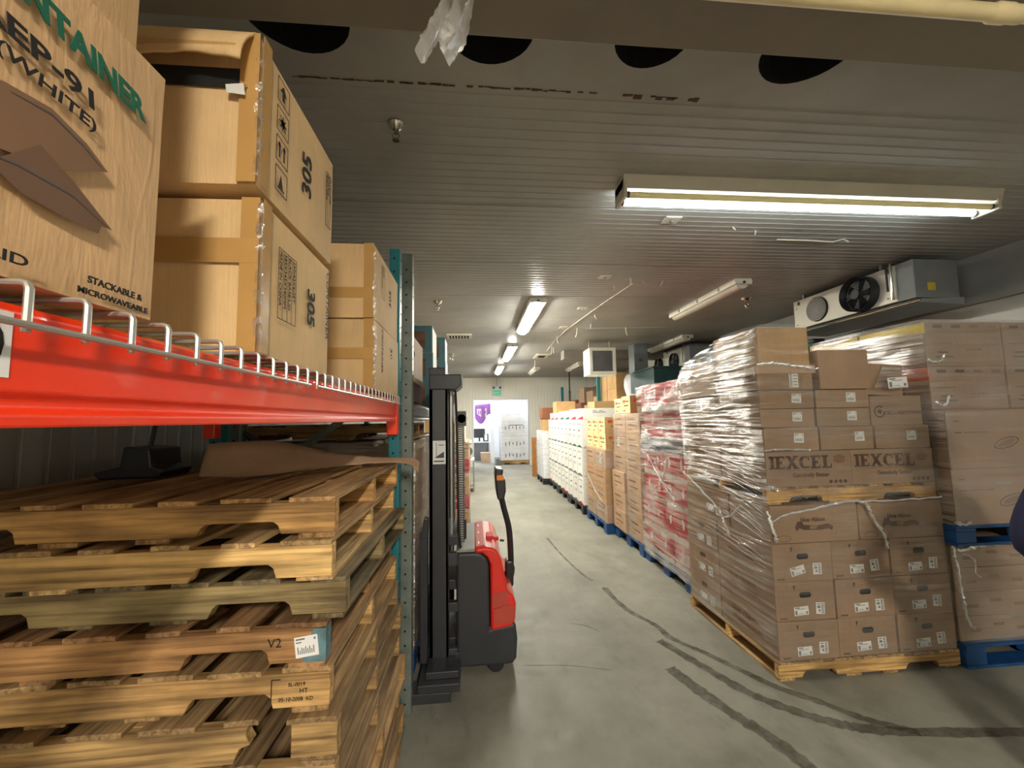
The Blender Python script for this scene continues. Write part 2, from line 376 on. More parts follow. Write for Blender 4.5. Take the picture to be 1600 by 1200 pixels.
for i in range(len(prof)-1): fs.append((2*i, 2*i+1, 2*i+3, 2*i+2))
m.add(vs, fs, 'ceiling_metal'); m2 = m.mesh('ceiling'); bm = bmesh.new(); bm.from_mesh(me)
bm2o = len(bm.faces); bm.from_mesh(m2); bm.to_mesh(me); bm.free(); ceiling = struct(link(me, 'ceiling'))
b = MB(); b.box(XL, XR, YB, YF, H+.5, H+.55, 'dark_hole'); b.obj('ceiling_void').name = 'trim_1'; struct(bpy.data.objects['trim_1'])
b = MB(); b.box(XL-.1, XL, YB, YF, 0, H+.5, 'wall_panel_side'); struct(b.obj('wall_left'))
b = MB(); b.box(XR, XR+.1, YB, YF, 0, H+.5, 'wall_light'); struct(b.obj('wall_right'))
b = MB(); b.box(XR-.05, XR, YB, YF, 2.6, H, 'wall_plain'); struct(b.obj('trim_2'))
b = MB(); b.box(XL-.1, XR+.1, YB-.1, YB, 0, H+.5, 'wall_light'); struct(b.obj('wall_back'))
DX0, DX1, DZ = -.04, 1.86, 2.28
b = MB(); b.box(XL, DX0, YF, YF+.1, 0, H+.5, 'wall_panel'); b.box(DX1, XR, YF, YF+.1, 0, H+.5, 'wall_panel'); b.box(DX0, DX1, YF, YF+.1, DZ, H+.5, 'wall_panel'); struct(b.obj('wall_front'))
b = MB(); b.box(DX0-.05, DX0, YF-.015, YF+.115, 0, DZ+.05, 'white_paint'); b.box(DX1, DX1+.05, YF-.015, YF+.115, 0, DZ+.05, 'white_paint'); b.box(DX0, DX1, YF-.015, YF+.115, DZ, DZ+.05, 'white_paint'); struct(b.obj('door_1'))
# the office and passage behind the doorway
b = MB(); b.box(-1.6, 3.2, 17.6, 17.7, 0, 2.9, 'white_paint'); b.box(-1.7, -1.6, YF+.1, 17.7, 0, 2.9, 'white_paint'); b.box(3.2, 3.3, YF+.1, 17.7, 0, 2.9, 'white_paint'); b.box(-1.7, 3.3, YF+.1, 17.7, 2.9, 2.95, 'white_paint'); struct(b.obj('wall_office'))
b = MB(); b.box(.56, .70, 15.2, 17.6, 0, 2.9, 'white_paint'); struct(b.obj('wall_partition'))
# downstand beam near the camera
b = MB(); b.box(XL, XR, .62, 1.19, 2.80, H, 'beam_face'); b.box(XL, XR, 1.0, 1.005, 2.792, 2.80, 'fixture_white'); struct(b.obj('trim_3', bev=.004))
b = MB(); b.box(1.9, XR-.05, 8.5, 8.8, 2.86, H, 'beam_face'); struct(b.obj('trim_4', bev=.004))
# rusty seam line on the ceiling
b = MB()
for i in range(70):
    x = -.75+i*.026; 
    if random.random() < .75: b.box(x, x+.02+.02*random.random(), 1.672+random.uniform(-.004, .004), 1.676+random.random()*(.02 if x > .55 else .006), H-.0022, H-.0012, 'rust')
o = b.obj('rust_stain', ceiling)
# tyre marks on the floor (dirt stains with a shape of their own)
def ribbon(pts, w):
    n = len(pts); vs = []; 
    P = [Vector((p[0], p[1], .0012)) for p in pts]
    for i, p in enumerate(P):
        t = (P[min(i+1, n-1)]-P[max(i-1, 0)]).normalized(); q = Vector((-t.y, t.x, 0)); ww = (w[i] if isinstance(w, list) else w)*random.uniform(.75, 1.2)
        vs += [p-q*ww/2, p+q*ww/2]
    return vs, [(2*i, 2*i+1, 2*i+3, 2*i+2) for i in range(n-1)]
def smooth_path(pts, k=6):
    out = []
    for i in range(len(pts)-1):
        p0 = Vector(pts[max(i-1, 0)]); p1 = Vector(pts[i]); p2 = Vector(pts[i+1]); p3 = Vector(pts[min(i+2, len(pts)-1)])
        for j in range(k):
            t = j/k; out.append(.5*((2*p1)+(p2-p0)*t+(2*p0-5*p1+4*p2-p3)*t*t+(3*p1-3*p2+p3-p0)*t**3))
    out.append(Vector(pts[-1])); return out
TY = [([(1.2,3.93),(1.24,3.5),(1.37,3.18),(1.40,3.0),(1.54,2.78),(1.67,2.55),(1.76,2.4),(1.9,2.26),(2.02,2.12),(2.2,2.0)], .05),
      ([(1.3,2.98),(1.45,2.62),(1.56,2.38),(1.7,2.22),(1.86,2.10),(2.06,2.03),(2.4,1.98),(2.9,1.93)], .07),
      ([(1.22,2.66),(1.3,2.4),(1.38,2.2),(1.44,2.07),(1.5,1.85),(1.53,1.6)], .08),
      ([(.72,3.3),(.82,3.26),(.92,3.15)], .012), ([(.3,2.8),(.6,2.76),(.85,2.68)], .008), ([(.95,5.6),(1.0,4.9),(1.08,4.3),(1.14,4.1)], .025)]
for pts, w in TY:
    b = MB(); vs, fs = ribbon(smooth_path([(p[0], p[1], 0) for p in pts], 10), w); b.add(vs, fs, 'tyre_dirt'); b.obj('tyre_mark', floor)

# ================================================================= LIGHT FIXTURES
def batten(x0, x1, y, label):       # open two-tube batten along X
    t = empty('ceiling_light', ((x0+x1)/2, y, H)); tag(t, label, 'ceiling light')
    hw = (x1-x0)/2
    b = MB(); b.prism([(-.085, 0), (.085, 0), (.06, -.075), (-.06, -.075)], 'x', -hw, hw, 'fixture_white'); b.obj('housing', t, .003)
    for s, mt, nme in ((-.035, 'tube_off', 'unlit_tube'), (.055, 'glow_near', 'lit_tube')):
        b = MB(); b.cyl((-hw+.03, s, -.105), (hw-.05, s, -.105), .019, mt, 14); o = b.obj(nme, t, smooth=True)
        b = MB(); b.cyl((-hw+.028, s, -.105), (-hw+.045, s, -.105), .0195, 'dark_metal', 14); b.cyl((hw-.062, s, -.105), (hw-.048, s, -.105), .0195, 'dark_metal', 14); b.obj('tube_cap', o)
    for e in (-hw+.012, hw-.03): b = MB(); b.box(e-.012, e+.012, -.07, .085, -.135, -.02, 'fixture_white'); b.obj('lamp_holder', t, .004)
    return t
batten(.90, 3.47, 2.34, 'long open two-tube batten across the ceiling, only one tube glowing')
def enclosed(x, y0, y1, mat, label, w=.17, rz=0):
    L_ = y1-y0; t = empty('ceiling_light', (x, (y0+y1)/2, H), rz); tag(t, label, 'ceiling light')
    b = MB(); b.prism([(-w*.5, -.0), (w*.5, 0), (w*.55, -.03), (w*.5, -.062), (-w*.5, -.062), (-w*.55, -.03)], 'y', -L_/2, L_/2, 'fixture_white'); b.obj('housing', t, .004)
    pr = [(w*.36*math.cos(math.pi*i/10), -.060-.045*math.sin(math.pi*i/10)) for i in range(11)]
    b = MB(); b.prism(pr, 'y', -L_/2+.03, L_/2-.03, mat); b.obj('diffuser', t, .004, True)
    b = MB()
    for s in (-1, 1):
        b.cyl((0, s*(L_/2-.0), -.045), (0, s*(L_/2+.012), -.045), .014, 'black_plastic', 12)
    b.obj('end_plug', t); 
    for yy in (-L_*.3, 0, L_*.3):
        b = MB(); b.box(-w*.58, -w*.5, yy-.012, yy+.012, -.05, -.01, 'steel'); b.box(w*.5, w*.58, yy-.012, yy+.012, -.05, -.01, 'steel'); b.obj('clip', t)
    return t
enclosed(.77, 4.75, 6.45, 'glow_warm', 'nearest lit enclosed tube light running along the aisle ceiling', .2)
enclosed(.74, 7.75, 9.5, 'glow_warm', 'middle lit enclosed tube light over the aisle', .2)
enclosed(.70, 10.7, 12.3, 'glow_warm', 'farthest lit enclosed tube light, just before the doorway wall', .2)
enclosed(2.86, 4.0, 5.5, 'lens_off', 'nearest unlit enclosed tube light over the right-hand pallets', .18)
enclosed(3.80, 6.9, 8.4, 'lens_off', 'unlit enclosed tube light between grey column and right wall', .2)
enclosed(2.75, 10.3, 11.8, 'lens_off', 'unlit enclosed tube light behind the hanging fan box', .16)
enclosed(1.75, 11.3, 12.6, 'lens_off', 'short unlit tube light nearest the end wall, right of aisle', .16)
t = enclosed(.7, -3.3, -2.0, 'glow_back', 'lit warm tube light on the ceiling behind the camera', .24)
t = enclosed(1.3, 14.45, 15.9, 'glow_office', 'bright tube light in the passage beyond the doorway', .3); t.location.z = 2.9
t = enclosed(-.5, 15.2, 16.6, 'glow_office', 'bright tube light in the office beyond the doorway', .3); t.location.z = 2.9

# ================================================================= PALLETS
def stringer_pallet(name, x, y, z, Lx=1.22, Wy=1.0, hh=.118, seed=0, col=(1, 1, 1), rz=0, label='', group=None, broken=False, cols=None):
    """stringers along X, deck boards along Y; origin at centre of its underside"""
    rd = random.Random(seed); t = empty(name, (x, y, z), rz); tag(t, label, 'pallet', group)
    tb = .014; sh = hh-2*tb; a, c = -Lx/2, Lx/2
    nc = (.15, .38)
    def notch(u0, u1):
        d = .036+rd.uniform(-.003, .004); return [(u0, tb), (u0+.012, tb+d-.012), (u0+.026, tb+d), (u1-.022, tb+d), (u1-.008, tb+d-.01), (u1, tb)]
    for i, yy in enumerate((-Wy/2+.019, 0, Wy/2-.019)):
        pr = [(a, tb)]+notch(a+nc[0], a+nc[1])+notch(c-nc[1], c-nc[0])+[(c, tb), (c, tb+sh), (a, tb+sh)]
        if broken and i == 0:
            e = c-.235; pr = [(a, tb)]+notch(a+nc[0], a+nc[1])+[(e-.03, tb), (e-.015, tb+sh*.4), (e+.012, tb+sh*.5), (e, tb+sh*.75), (e+.004, tb+sh), (a, tb+sh)]
            b = MB(); b.box(c-.12, c, yy-.019, yy+.019, tb, tb+sh, 'wood_x'); o = b.obj('block', t, .003); setcol(o, col)
            b = MB(); b.box(c-.62, c-.50, yy+.02, yy+.08, tb, tb+sh, 'wood_x'); o = b.obj('block', t, .003); setcol(o, col)
        b = MB(); b.prism(pr, 'y', yy-.019, yy+.019, 'wood_x'); o = b.obj('stringer', t, .0025)
        q = rd.uniform(.85, 1.12); k = cols[i] if cols else col; setcol(o, tuple(cc*q for cc in k))
    n = 7; w = (Lx-.02)/n
    for i in range(n):
        bw = rd.choice((.088, .1, .13, .14)); xc = a+.07+(Lx-.14)*i/(n-1); e0 = rd.uniform(-.008, .006); e1 = rd.uniform(-.008, .006)
        if i == 0: xc = a+bw/2
        if i == n-1: xc = c-bw/2
        b = MB(); x0, x1 = xc-bw/2, xc+bw/2
        pts = [(x0, -Wy/2+e0), (x0+bw*.3, -Wy/2+e0+rd.uniform(-.004, .006)), (x1-bw*.2, -Wy/2+e0+rd.uniform(-.004, .004)), (x1, -Wy/2+e0), (x1+rd.uniform(-.003, .003), Wy/2-e1), (x0, Wy/2-e1)]
        b.prism(pts, 'z', tb+sh, hh, 'wood_y'); o = b.obj('deck_board', t, .002); q = rd.uniform(.72, 1.1); setcol(o, tuple(cc*q for cc in col))
    for i, xc in enumerate((a+.05, -.12, .12, c-.05)):
        if seed and rd.random() < .12 and i in (1, 2): continue
        bw = rd.choice((.088, .1)); b = MB()
        b.box(xc-bw/2, xc+bw/2, -Wy/2+rd.uniform(-.004, .012), Wy/2+rd.uniform(-.01, .004), 0, tb, 'wood_y'); o = b.obj('bottom_board', t, .002); q = rd.uniform(.75, 1.1); setcol(o, tuple(cc*q for cc in col))
    return t
def block_pallet(x0, x1, y0, y1, z, label, group, mat='blue_paint', hh=.142):
    t = empty('pallet', ((x0+x1)/2, (y0+y1)/2, z)); tag(t, label, 'pallet', group)
    w, d = (x1-x0)/2, (y1-y0)/2
    for bx in (-w+.07, 0, w-.07):
        for by in (-d+.07, 0, d-.07):
            b = MB(); b.box(bx-.07, bx+.07, by-.07, by+.07, .018, hh-.034, mat); b.obj('block', t, .008)
    for by in (-d+.06, 0, d-.06): b = MB(); b.box(-w, w, by-.06, by+.06, 0, .018, mat); b.obj('bottom_board', t, .003)
    for bx in (-w+.07, 0, w-.07): b = MB(); b.box(bx-.07, bx+.07, -d, d, hh-.034, hh-.017, mat); b.obj('stringer_board', t, .003)
    for i in range(7):
        by = -d+.06+(2*d-.12)*i/6; b = MB(); b.box(-w, w, by-.06, by+.06, hh-.017, hh, mat); b.obj('deck_board', t, .003)
    return t
ordn = ['bottom', 'second', 'third', 'fourth', 'fifth', 'sixth', 'seventh', 'eighth', 'ninth', 'tenth', 'eleventh', 'top']
# stack of empty pallets under the red beam
PC = [(.62, .55, .46), (.7, .62, .5), (.66, .58, .5), (.9, .8, .66), (.62, .56, .5), (.68, .62, .52), (.72, .66, .54), (1.02, .92, .74), (.72, .56, .44), (.46, .50, .46), (1.12, 1.06, .86), (.95, .78, .54)]
desc = {11: 'orange-brown wooden pallet on top of the stack under the red beam',
 10: 'bright yellow pine pallet, second from the top of stack under red beam',
 9: 'weathered grey pallet, third from the top of the stack',
 8: 'reddish brown pallet with blue-painted corner and torn sticker',
 7: 'light tan pallet with black heat-treatment stamp on its stringer',
 6: 'grey-brown pallet with a snapped splintered front stringer',
 5: 'pale wooden pallet just below the one with splintered stringer',
 4: 'wooden pallet, fifth from the floor in stack under red beam',
 3: 'light-coloured wooden pallet, fourth from the floor in stack under red beam',
 2: 'wooden pallet, third from the floor in stack under red beam',
 1: 'wooden pallet, second from the floor in stack under red beam',
 0: 'lowest wooden pallet of the stack under the red beam, on the floor'}
xr = [-.365, -.36, -.37, -.355, -.372, -.38, -.385, -.405, -.425, -.372, -.41, -.405]
yn = [1.20, 1.22, 1.20, 1.23, 1.21, 1.24, 1.22, 1.25, 1.245, 1.28, 1.235, 1.26]
for i in range(12):
    rz = [.012, -.01, .015, -.012, .008, -.014, .01, -.008, .006, -.01, .006, -.004][i]
    cl = [PC[i]]*3
    t = stringer_pallet('pallet', xr[i]-.61, yn[i]+.47, i*.1155, Wy=.94, hh=.1155, seed=11+i, col=PC[i], rz=rz, label=desc[i], group='empty pallets under the red beam', broken=(i == 6))
    if i == 8:
        b = MB(); b.prism([(.548, .014), (.6105, .014), (.6105, .1015), (.578, .1015), (.555, .06)], 'y', -.4715, -.4295, 'worn_blue'); o = b.obj('blue_corner_paint', t); o['label'] = 'worn blue paint on the stringer end'
        o.modifiers.clear()
        me = ship_label(.062, .055, 'wide'); o = link(me, 'sticker', t); o.matrix_local = Matrix.Translation((.532, -.4725, .026)) @ Matrix.Rotation(math.pi/2, 4, 'X') @ Matrix.Rotation(.12, 4, 'Z')
        o = link(text_mesh('V2', .034, 'ink'), 'printed_text', t); o.matrix_local = Matrix.Translation((.455, -.4715, .058)) @ Matrix.Rotation(math.pi/2, 4, 'X')
    if i == 7:
        for s, u, v, z in (('HT', .53, .052, .017), ('05-10-2008  KD', .475, .032, .014), ('SL-0019', .50, .07, .014), ('IPPC', -.33, .05, .016), ('HT', -.34, .03, .018)):
            o = link(text_mesh(s, z, 'ink'), 'printed_text', t); o.matrix_local = Matrix.Translation((u, -.4715, v)) @ Matrix.Rotation(math.pi/2, 4, 'X')
        b = MB(); b.box(.455, .457, -.472, -.4705, .03, .09, 'ink'); b.box(.455, .48, -.472, -.4705, .088, .09, 'ink'); b.obj('printed_mark', t)
# curled cardboard strip lying on the pallets
pts = [(-1.03, 1.70, 1.525, 1.408), (-.92, 1.71, 1.532, 1.40), (-.80, 1.74, 1.53, 1.402), (-.70, 1.80, 1.50, 1.408), (-.62, 1.86, 1.47, 1.412), (-.54, 1.93, 1.45, 1.413), (-.46, 2.02, 1.432, 1.41), (-.38, 2.08, 1.425, 1.405), (-.31, 2.10, 1.418, 1.39), (-.275, 2.09, 1.395, 1.35)]
A = smooth_path([p[:3] for p in pts], 5); B_ = smooth_path([(p[0], p[1]-.05, p[3]) for p in pts], 5)
vs = []; fs = []
for i, (p, q) in enumerate(zip(A, B_)):
    for j in range(5):
        r = p.lerp(q, j/4); r.z += .0015*random.uniform(-1, 1); vs.append(r)
for i in range(len(A)-1):
    for j in range(4): fs.append((5*i+j, 5*i+j+1, 5*i+j+6, 5*i+j+5))
b = MB(); b.add(vs, fs, 'card_brown'); o = b.obj('cardboard_strip', smooth=True); sm = o.modifiers.new('s', 'SOLIDIFY'); sm.thickness = .004
o.color = (1.15, 1.1, 1.05, 1); tag(o, 'long torn cardboard strip curling out over the top pallet past the post', 'cardboard')
o = empty('plastic_lump', (-1.38, 1.9, 1.386)); tag(o, 'dark plastic bin with rim at the back of the top pallet', 'bin')
b = MB(); b.prism([(-.13, 0), (.10, 0), (.12, .03), (.07, .05), (.06, .12), (-.04, .13), (-.05, .05), (-.15, .03)], 'y', -.09, .09, 'black_plastic'); b.obj('body', o, .008); o.name = 'plastic_bin'
b = MB(); b.tube([(.0, 0, .13), (.0, .02, .22), (-.02, .08, .3)], .008, 'black_plastic'); b.obj('cord', o)

# ================================================================= RACKS
def rack_post(name, x0, x1, y0, y1, z1, mat, parent, holes_x=True, holes_y=True):
    t = .003; b = MB(); b.box(x0, x1, y0, y1, 0, z1, mat); o = b.obj(name, parent, .006)
    h = MB(); z = .06
    while z < z1-.03:
        if holes_y: h.cyl((x0+(x1-x0)*.45, y0+.001, z), (x0+(x1-x0)*.45, y0-.0012, z), .0062, 'dark_hole', 10)
        if holes_x: h.cyl((x1-.001, (y0+y1)/2, z), (x1+.0012, (y0+y1)/2, z), .0062, 'dark_hole', 10)
        z += .0508*1.5
    h.obj('post_hole', o); return o
rk = empty('pallet_rack', (0, 0, 0)); tag(rk, 'pallet rack with a bright red beam and teal end post, nearest left', 'rack')
rack_post('post', -.46, -.405, 2.245, 2.325, 2.555, 'teal_paint', rk)
rack_post('post', -1.36, -1.30, 2.245, 2.325, 2.555, 'teal_paint', rk)
rack_post('post', -.46, -.405, -.62, -.54, 2.555, 'teal_paint', rk); rack_post('post', -1.36, -1.30, -.62, -.54, 2.555, 'teal_paint', rk)
for zz in (0, ):
    b = MB(); b.box(-.50, -.38, 2.22, 2.34, 0, .008, 'teal_paint'); b.obj('base_plate', rk)
for (xa, za, xb, zb) in ((-1.31, 1.18, -.45, 1.80), (-1.31, 1.18, -.45, .55), (-1.31, .1, -.45, .55), (-1.31, 2.35, -.45, 1.80)):
    b = MB(); b.tube([(xa, 2.285, za), (xb, 2.285, zb)], .018, 'grey_post', 4); o = b.obj('brace', rk)
def beam(x, y0, y1, z0, z1, mat, parent, side=1):
    d = .042; s = side
    pr = [(x, z0), (x, z0+.012), (x+s*-.006, z0+.018), (x+s*-.006, z0+.026), (x, z0+.032), (x, z1-.008), (x-s*.008, z1), (x-s*d, z1), (x-s*d, z0)]
    b = MB(); b.prism(pr, 'y', y0, y1, mat); return b.obj('beam', parent, .0025)
bm1 = beam(-.407, -.54, 2.243, 1.600, 1.712, 'beam_red', rk); bm2 = beam(-1.32, -.54, 2.243, 1.600, 1.712, 'beam_red', rk)
for x in (-.404, -1.30):
    b = MB(); b.prism([(x-.055, 1.53), (x, 1.53), (x, 1.725), (x-.055, 1.725)], 'y', 2.19, 2.246, 'beam_red'); b.obj('beam_connector', rk, .004)
b = MB(); b.box(0, .062, 0, .058, 0, .0006, 'paper'); o = b.obj('bay_sticker', rk); o.matrix_local = Matrix(((0, 0, 1, -.4068), (1, 0, 0, .349), (0, 1, 0, 1.652), (0, 0, 0, 1)))
o.matrix_local = Matrix(((0, 0, 1, -.4068), (1, 0, 0, .333), (0, 1, 0, 1.644), (0, 0, 0, 1)))
o2 = link(text_mesh('0', .05, 'ink', .0004, bold=.0012), 'printed_number', o); o2.location = (.031, .012, .0008)
# wire decks
def wire_deck(y0, y1, label):
    t = empty('wire_deck', (0, 0, 0)); tag(t, label, 'shelf', 'wire decks on the red beams')
    y = y0+.012; r = .0034; n = 0
    b = MB()
    while y < y1:
        b.tube([(-1.36, y, 1.7165), (-.412, y, 1.7165), (-.404, y, 1.7245), (-.398, y, 1.732), (-.394, y, 1.728), (-.393, y, 1.719), (-.3925, y, 1.688)] if False else
               [(-1.36, y, 1.729), (-.400, y, 1.729), (-.395, y, 1.7275), (-.393, y, 1.723), (-.393, y, 1.684)], r, 'wire', 8); y += .0556
    b.obj('waterfall_wires', t, smooth=True)
    b = MB()
    b.tube([(-.3965+.0095, y0, 1.6895), (-.3965+.0095, y1, 1.6895)], r, 'wire', 8); b.obj('front_wire', t, smooth=True)
    b = MB()
    for xx in (-.47, -.55, -.65, -.78, -.92, -1.06, -1.2, -1.32): b.tube([(xx, y0, 1.7225), (xx, y1, 1.7225)], r, 'wire', 6)
    b.obj('cross_wires', t, smooth=True)
    b = MB()
    for yy in (y0+.2, (y0+y1)/2, y1-.2): b.box(-1.32, -.449, yy-.02, yy+.02, 1.69, 1.719, 'wire')
    b.obj('support_channel', t)
    return t
wire_deck(-.12, 1.005, 'galvanized wire deck lipped over the near half of red beam')
wire_deck(1.05, 2.18, 'galvanized wire deck lipped over the far half of red beam')

# big printed carton nearest the camera
ZD = 1.7335
g = 'cartons on the wire deck above the red beam'
c1 = carton(-.93, -.408, .02, .553, ZD, 2.065, 'card_print', 'large crumpled carton with green and black lettering and container drawing, nearest left', g, gap=.0, noisy=.004, jit=0)
W1, D1 = c1['_w'], c1['_d']; fc = .0085
def T(box, s, size, mat, u, v, face='+X', rot=0, **k):
    return on_face(text_mesh(s, size, mat, .0004, **k), 'printed_text', box, face, u, v, rot, off=k.get('off', 0) or fc)
def fit_text(box, st, mat, u0, u1, v, cap, face='+X', rot=0, shear=0, bold=0, off=None):
    me = text_mesh(st, .1, mat, .0004, shear=shear, bold=bold)
    xs = [q.co.x for q in me.vertices]; w_ = max(xs)-min(xs); k = (u1-u0)/w_; c = cap/.0715
    me = me.copy()
    for q in me.vertices: q.co.x = (q.co.x-min(xs))*k; q.co.y *= c
    return on_face(me, 'printed_text', box, face, u0, v, rot, off=fc if off is None else off)
fit_text(c1, 'CONTAINER', 'ink_green', .300, .494, .2555, .024, rot=-.09, bold=.004, shear=-.25)
fit_text(c1, 'REP-91', 'ink', .318, .427, .2095, .0185, rot=-.07, bold=.002, shear=-.15)
fit_text(c1, '(WHITE)', 'ink', .337, .430, .1865, .0125, rot=-.08, bold=.001)
fit_text(c1, 'LID', 'ink', .345, .376, .010, .010, bold=.001)
fit_text(c1, 'STACKABLE &', 'ink', .433, .503, .0165, .0075, bold=.002)
fit_text(c1, 'MICROWAVEABLE', 'ink', .423, .512, .0035, .0065, bold=.002)
# the line drawing of the food container
def flat(pts, mat, z=.0004):
    m = MB(); m.prism(pts, 'z', 0, z, mat); return m.mesh('printed_drawing')
for pts, mt, o_ in (([(.31, .150), (.345, .163), (.385, .170), (.421, .160), (.447, .145), (.389, .112), (.34, .102), (.31, .1)], 'ink_soft', 0),
                ([(.31, .092), (.348, .097), (.377, .128), (.41, .112), (.437, .095), (.456, .083), (.443, .082), (.440, .072), (.405, .071), (.365, .074), (.349, .082), (.31, .085)], 'ink_mid', .0005),
                ([(.35, .158), (.385, .165), (.418, .156), (.441, .144), (.418, .154), (.385, .1635)], 'ink_grey', .0005),
                ([(.31, .090), (.36, .098), (.41, .098), (.45, .083), (.41, .0965), (.36, .0965), (.31, .0885)], 'ink_grey', .001)):
    on_face(flat(pts, mt), 'printed_drawing', c1, '+X', 0, 0, off=fc+o_)
c2 = carton(-.93, -.43, .0, .532, 2.072, 2.42, 'card_tan', 'tan carton stacked on top of the large lettered carton', g, gap=0, noisy=.006, jit=0)

# pair of 305 cartons
c3 = carton(-1.0, -.408, .80, 1.178, ZD, 2.035, 'card', 'taped carton printed 305 resting on wire deck under an opened carton', g, gap=0, noisy=.003, jit=0)
c4 = carton(-.99, -.402, .768, 1.17, 2.046, 2.345, 'card', 'carton printed 305 with torn front flap, on top of taped 305 carton', g, gap=0, noisy=.003, jit=0)
fc = .0072
def mark305(box, u, v, size=.055):
    T(box, '305', size, 'ink', u, v, rot=0, shear=.25, bold=.0006)
# rotated printing: the cartons lie on their side so the lettering runs up or down
T(c4, '305', .072, 'ink', .232, .095, rot=math.pi/2, shear=-.15, bold=.0012)
for i in range(4):
    fr = MB(); s = .052; fr.box(0, s, 0, .002, 0, .0004, 'ink'); fr.box(0, s, s-.002, s, 0, .0004, 'ink'); fr.box(0, .002, 0, s, 0, .0004, 'ink'); fr.box(s-.002, s, 0, s, 0, .0004, 'ink')
    k = i
    if k == 0: fr.prism([(.014, .012), (.034, .012), (.024, .04)], 'z', 0, .0004, 'ink'); fr.box(.01, .04, .008, .011, 0, .0004, 'ink')
    if k == 1: fr.box(.012, .017, .01, .04, 0, .0004, 'ink'); fr.box(.032, .037, .01, .04, 0, .0004, 'ink'); fr.prism([(.008, .034), (.021, .034), (.0145, .046)], 'z', 0, .0004, 'ink'); fr.prism([(.028, .034), (.041, .034), (.0345, .046)], 'z', 0, .0004, 'ink')
    if k == 2:
        for a in range(4): fr.box(-.016, .016, -.0015, .0015, 0, .0004, 'ink', Matrix.Translation((.026, .026, 0)) @ Matrix.Rotation(a*math.pi/4, 4, 'Z'))
        fr.cyl((.026, .026, 0), (.026, .026, .0004), .009, 'ink', 12)
    if k == 3: fr.prism([(.02, .01), (.03, .01), (.03, .026), (.04, .026), (.025, .044), (.01, .026), (.02, .026)], 'z', 0, .0004, 'ink')
    on_face(fr.mesh('handling_symbol'), 'handling_symbol', c4, '+X', .055, .025+i*.064, off=fc)
def textbox(box, u, v, lines, w, h, rot, size=.017):
    fr = MB(); fr.box(0, w, 0, .0016, 0, .0004, 'ink'); fr.box(0, w, h-.0016, h, 0, .0004, 'ink'); fr.box(0, .0016, 0, h, 0, .0004, 'ink'); fr.box(w-.0016, w, 0, h, 0, .0004, 'ink')
    for i in range(1, len(lines)): fr.box(0, w, h*i/len(lines), h*i/len(lines)+.001, 0, .0004, 'ink')
    f = on_face(fr.mesh('printed_table'), 'printed_table', box, '+X', u, v, rot, off=fc)
    for i, s in enumerate(lines):
        o = link(text_mesh(s, size, 'ink', .0003), 'printed_text', f); o.location = (.004, h-h*(i+1)/len(lines)+.005, .0002)
textbox(c3, .062, .232, ['250(42X6)SET', 'BLACK BASE/LID', '585X345X340MM', 'MADE IN CHINA'], .15, .085, -math.pi/2, .016)
T(c3, '305', .062, 'ink', .213, .195, rot=-math.pi/2, shear=0, bold=.0012)
T(c3, 'CONTAINER', .03, 'ink_grey', .335, .28, rot=-math.pi/2, xs=1.1)
textbox(c4, .33, .235, ['305 CONTAINER', 'BLACK BASE', 'MADE IN CHINA'], .15, .038, -math.pi/2, .01)
# tapes
def strip_xyz(box, name, x0, x1, y0, y1, z0, z1, mat='tape', amp=0):
    m = MB(); m.box(x0, x1, y0, y1, z0, z1, mat); o = m.obj(name, box); return o
for bx in (c3, c4):
    w, d, h = bx['_w'], bx['_d'], bx['_h']
    tape_strip(bx, '+X', -.002, .0, .030, h, 'tape'); tape_strip(bx, '-Y', w-.032, 0, w+.002, h, 'tape')
m = MB(); m.box(0, c3['_w'], .17, .218, 0, .0007, 'tape'); on_face(m.mesh('packing_tape'), 'packing_tape', c3, '-Y', 0, 0, off=.0066)
# torn flap of the upper 305 carton
vs = []; fs = []; n = 24
for i in range(n+1):
    u = i/n
    for j in range(7):
        v = j/6; z = .303-.085*v-(.008*math.sin(u*13)+.006*random.random())*(v == 1)-.01*u*v; yv = -.203-.04*math.sin(v*1.6)-.01*u*v
        vs.append((-.29+u*.575, yv, z+.004*math.sin(v*3)))
for i in range(n):
    for j in range(6): fs.append((7*i+j, 7*i+j+1, 7*i+j+8, 7*i+j+7))
m = MB(); m.add(vs, fs, 'card'); o = m.obj('torn_flap', c4, smooth=True); s = o.modifiers.new('s', 'SOLIDIFY'); s.thickness = .005; o.color = (1, 1, 1, 1)
m = MB(); m.box(-.285, .262, -.2075, -.2065, .184, .222, 'dark_hole'); m.obj('open_gap', c4)
m = MB(); m.box(-.29, .275, -.2485, -.247, .220, .236, 'tape', None); o = m.obj('packing_tape', c4); 
m = MB(); m.add([(.245, -.209, .184), (.278, -.21, .186), (.279, -.226, .178), (.247, -.225, .175), (.245, -.218, .165), (.277, -.216, .163)], [(0, 1, 2, 3), (3, 2, 5, 4)], 'paper'); m.obj('torn_label', c4)
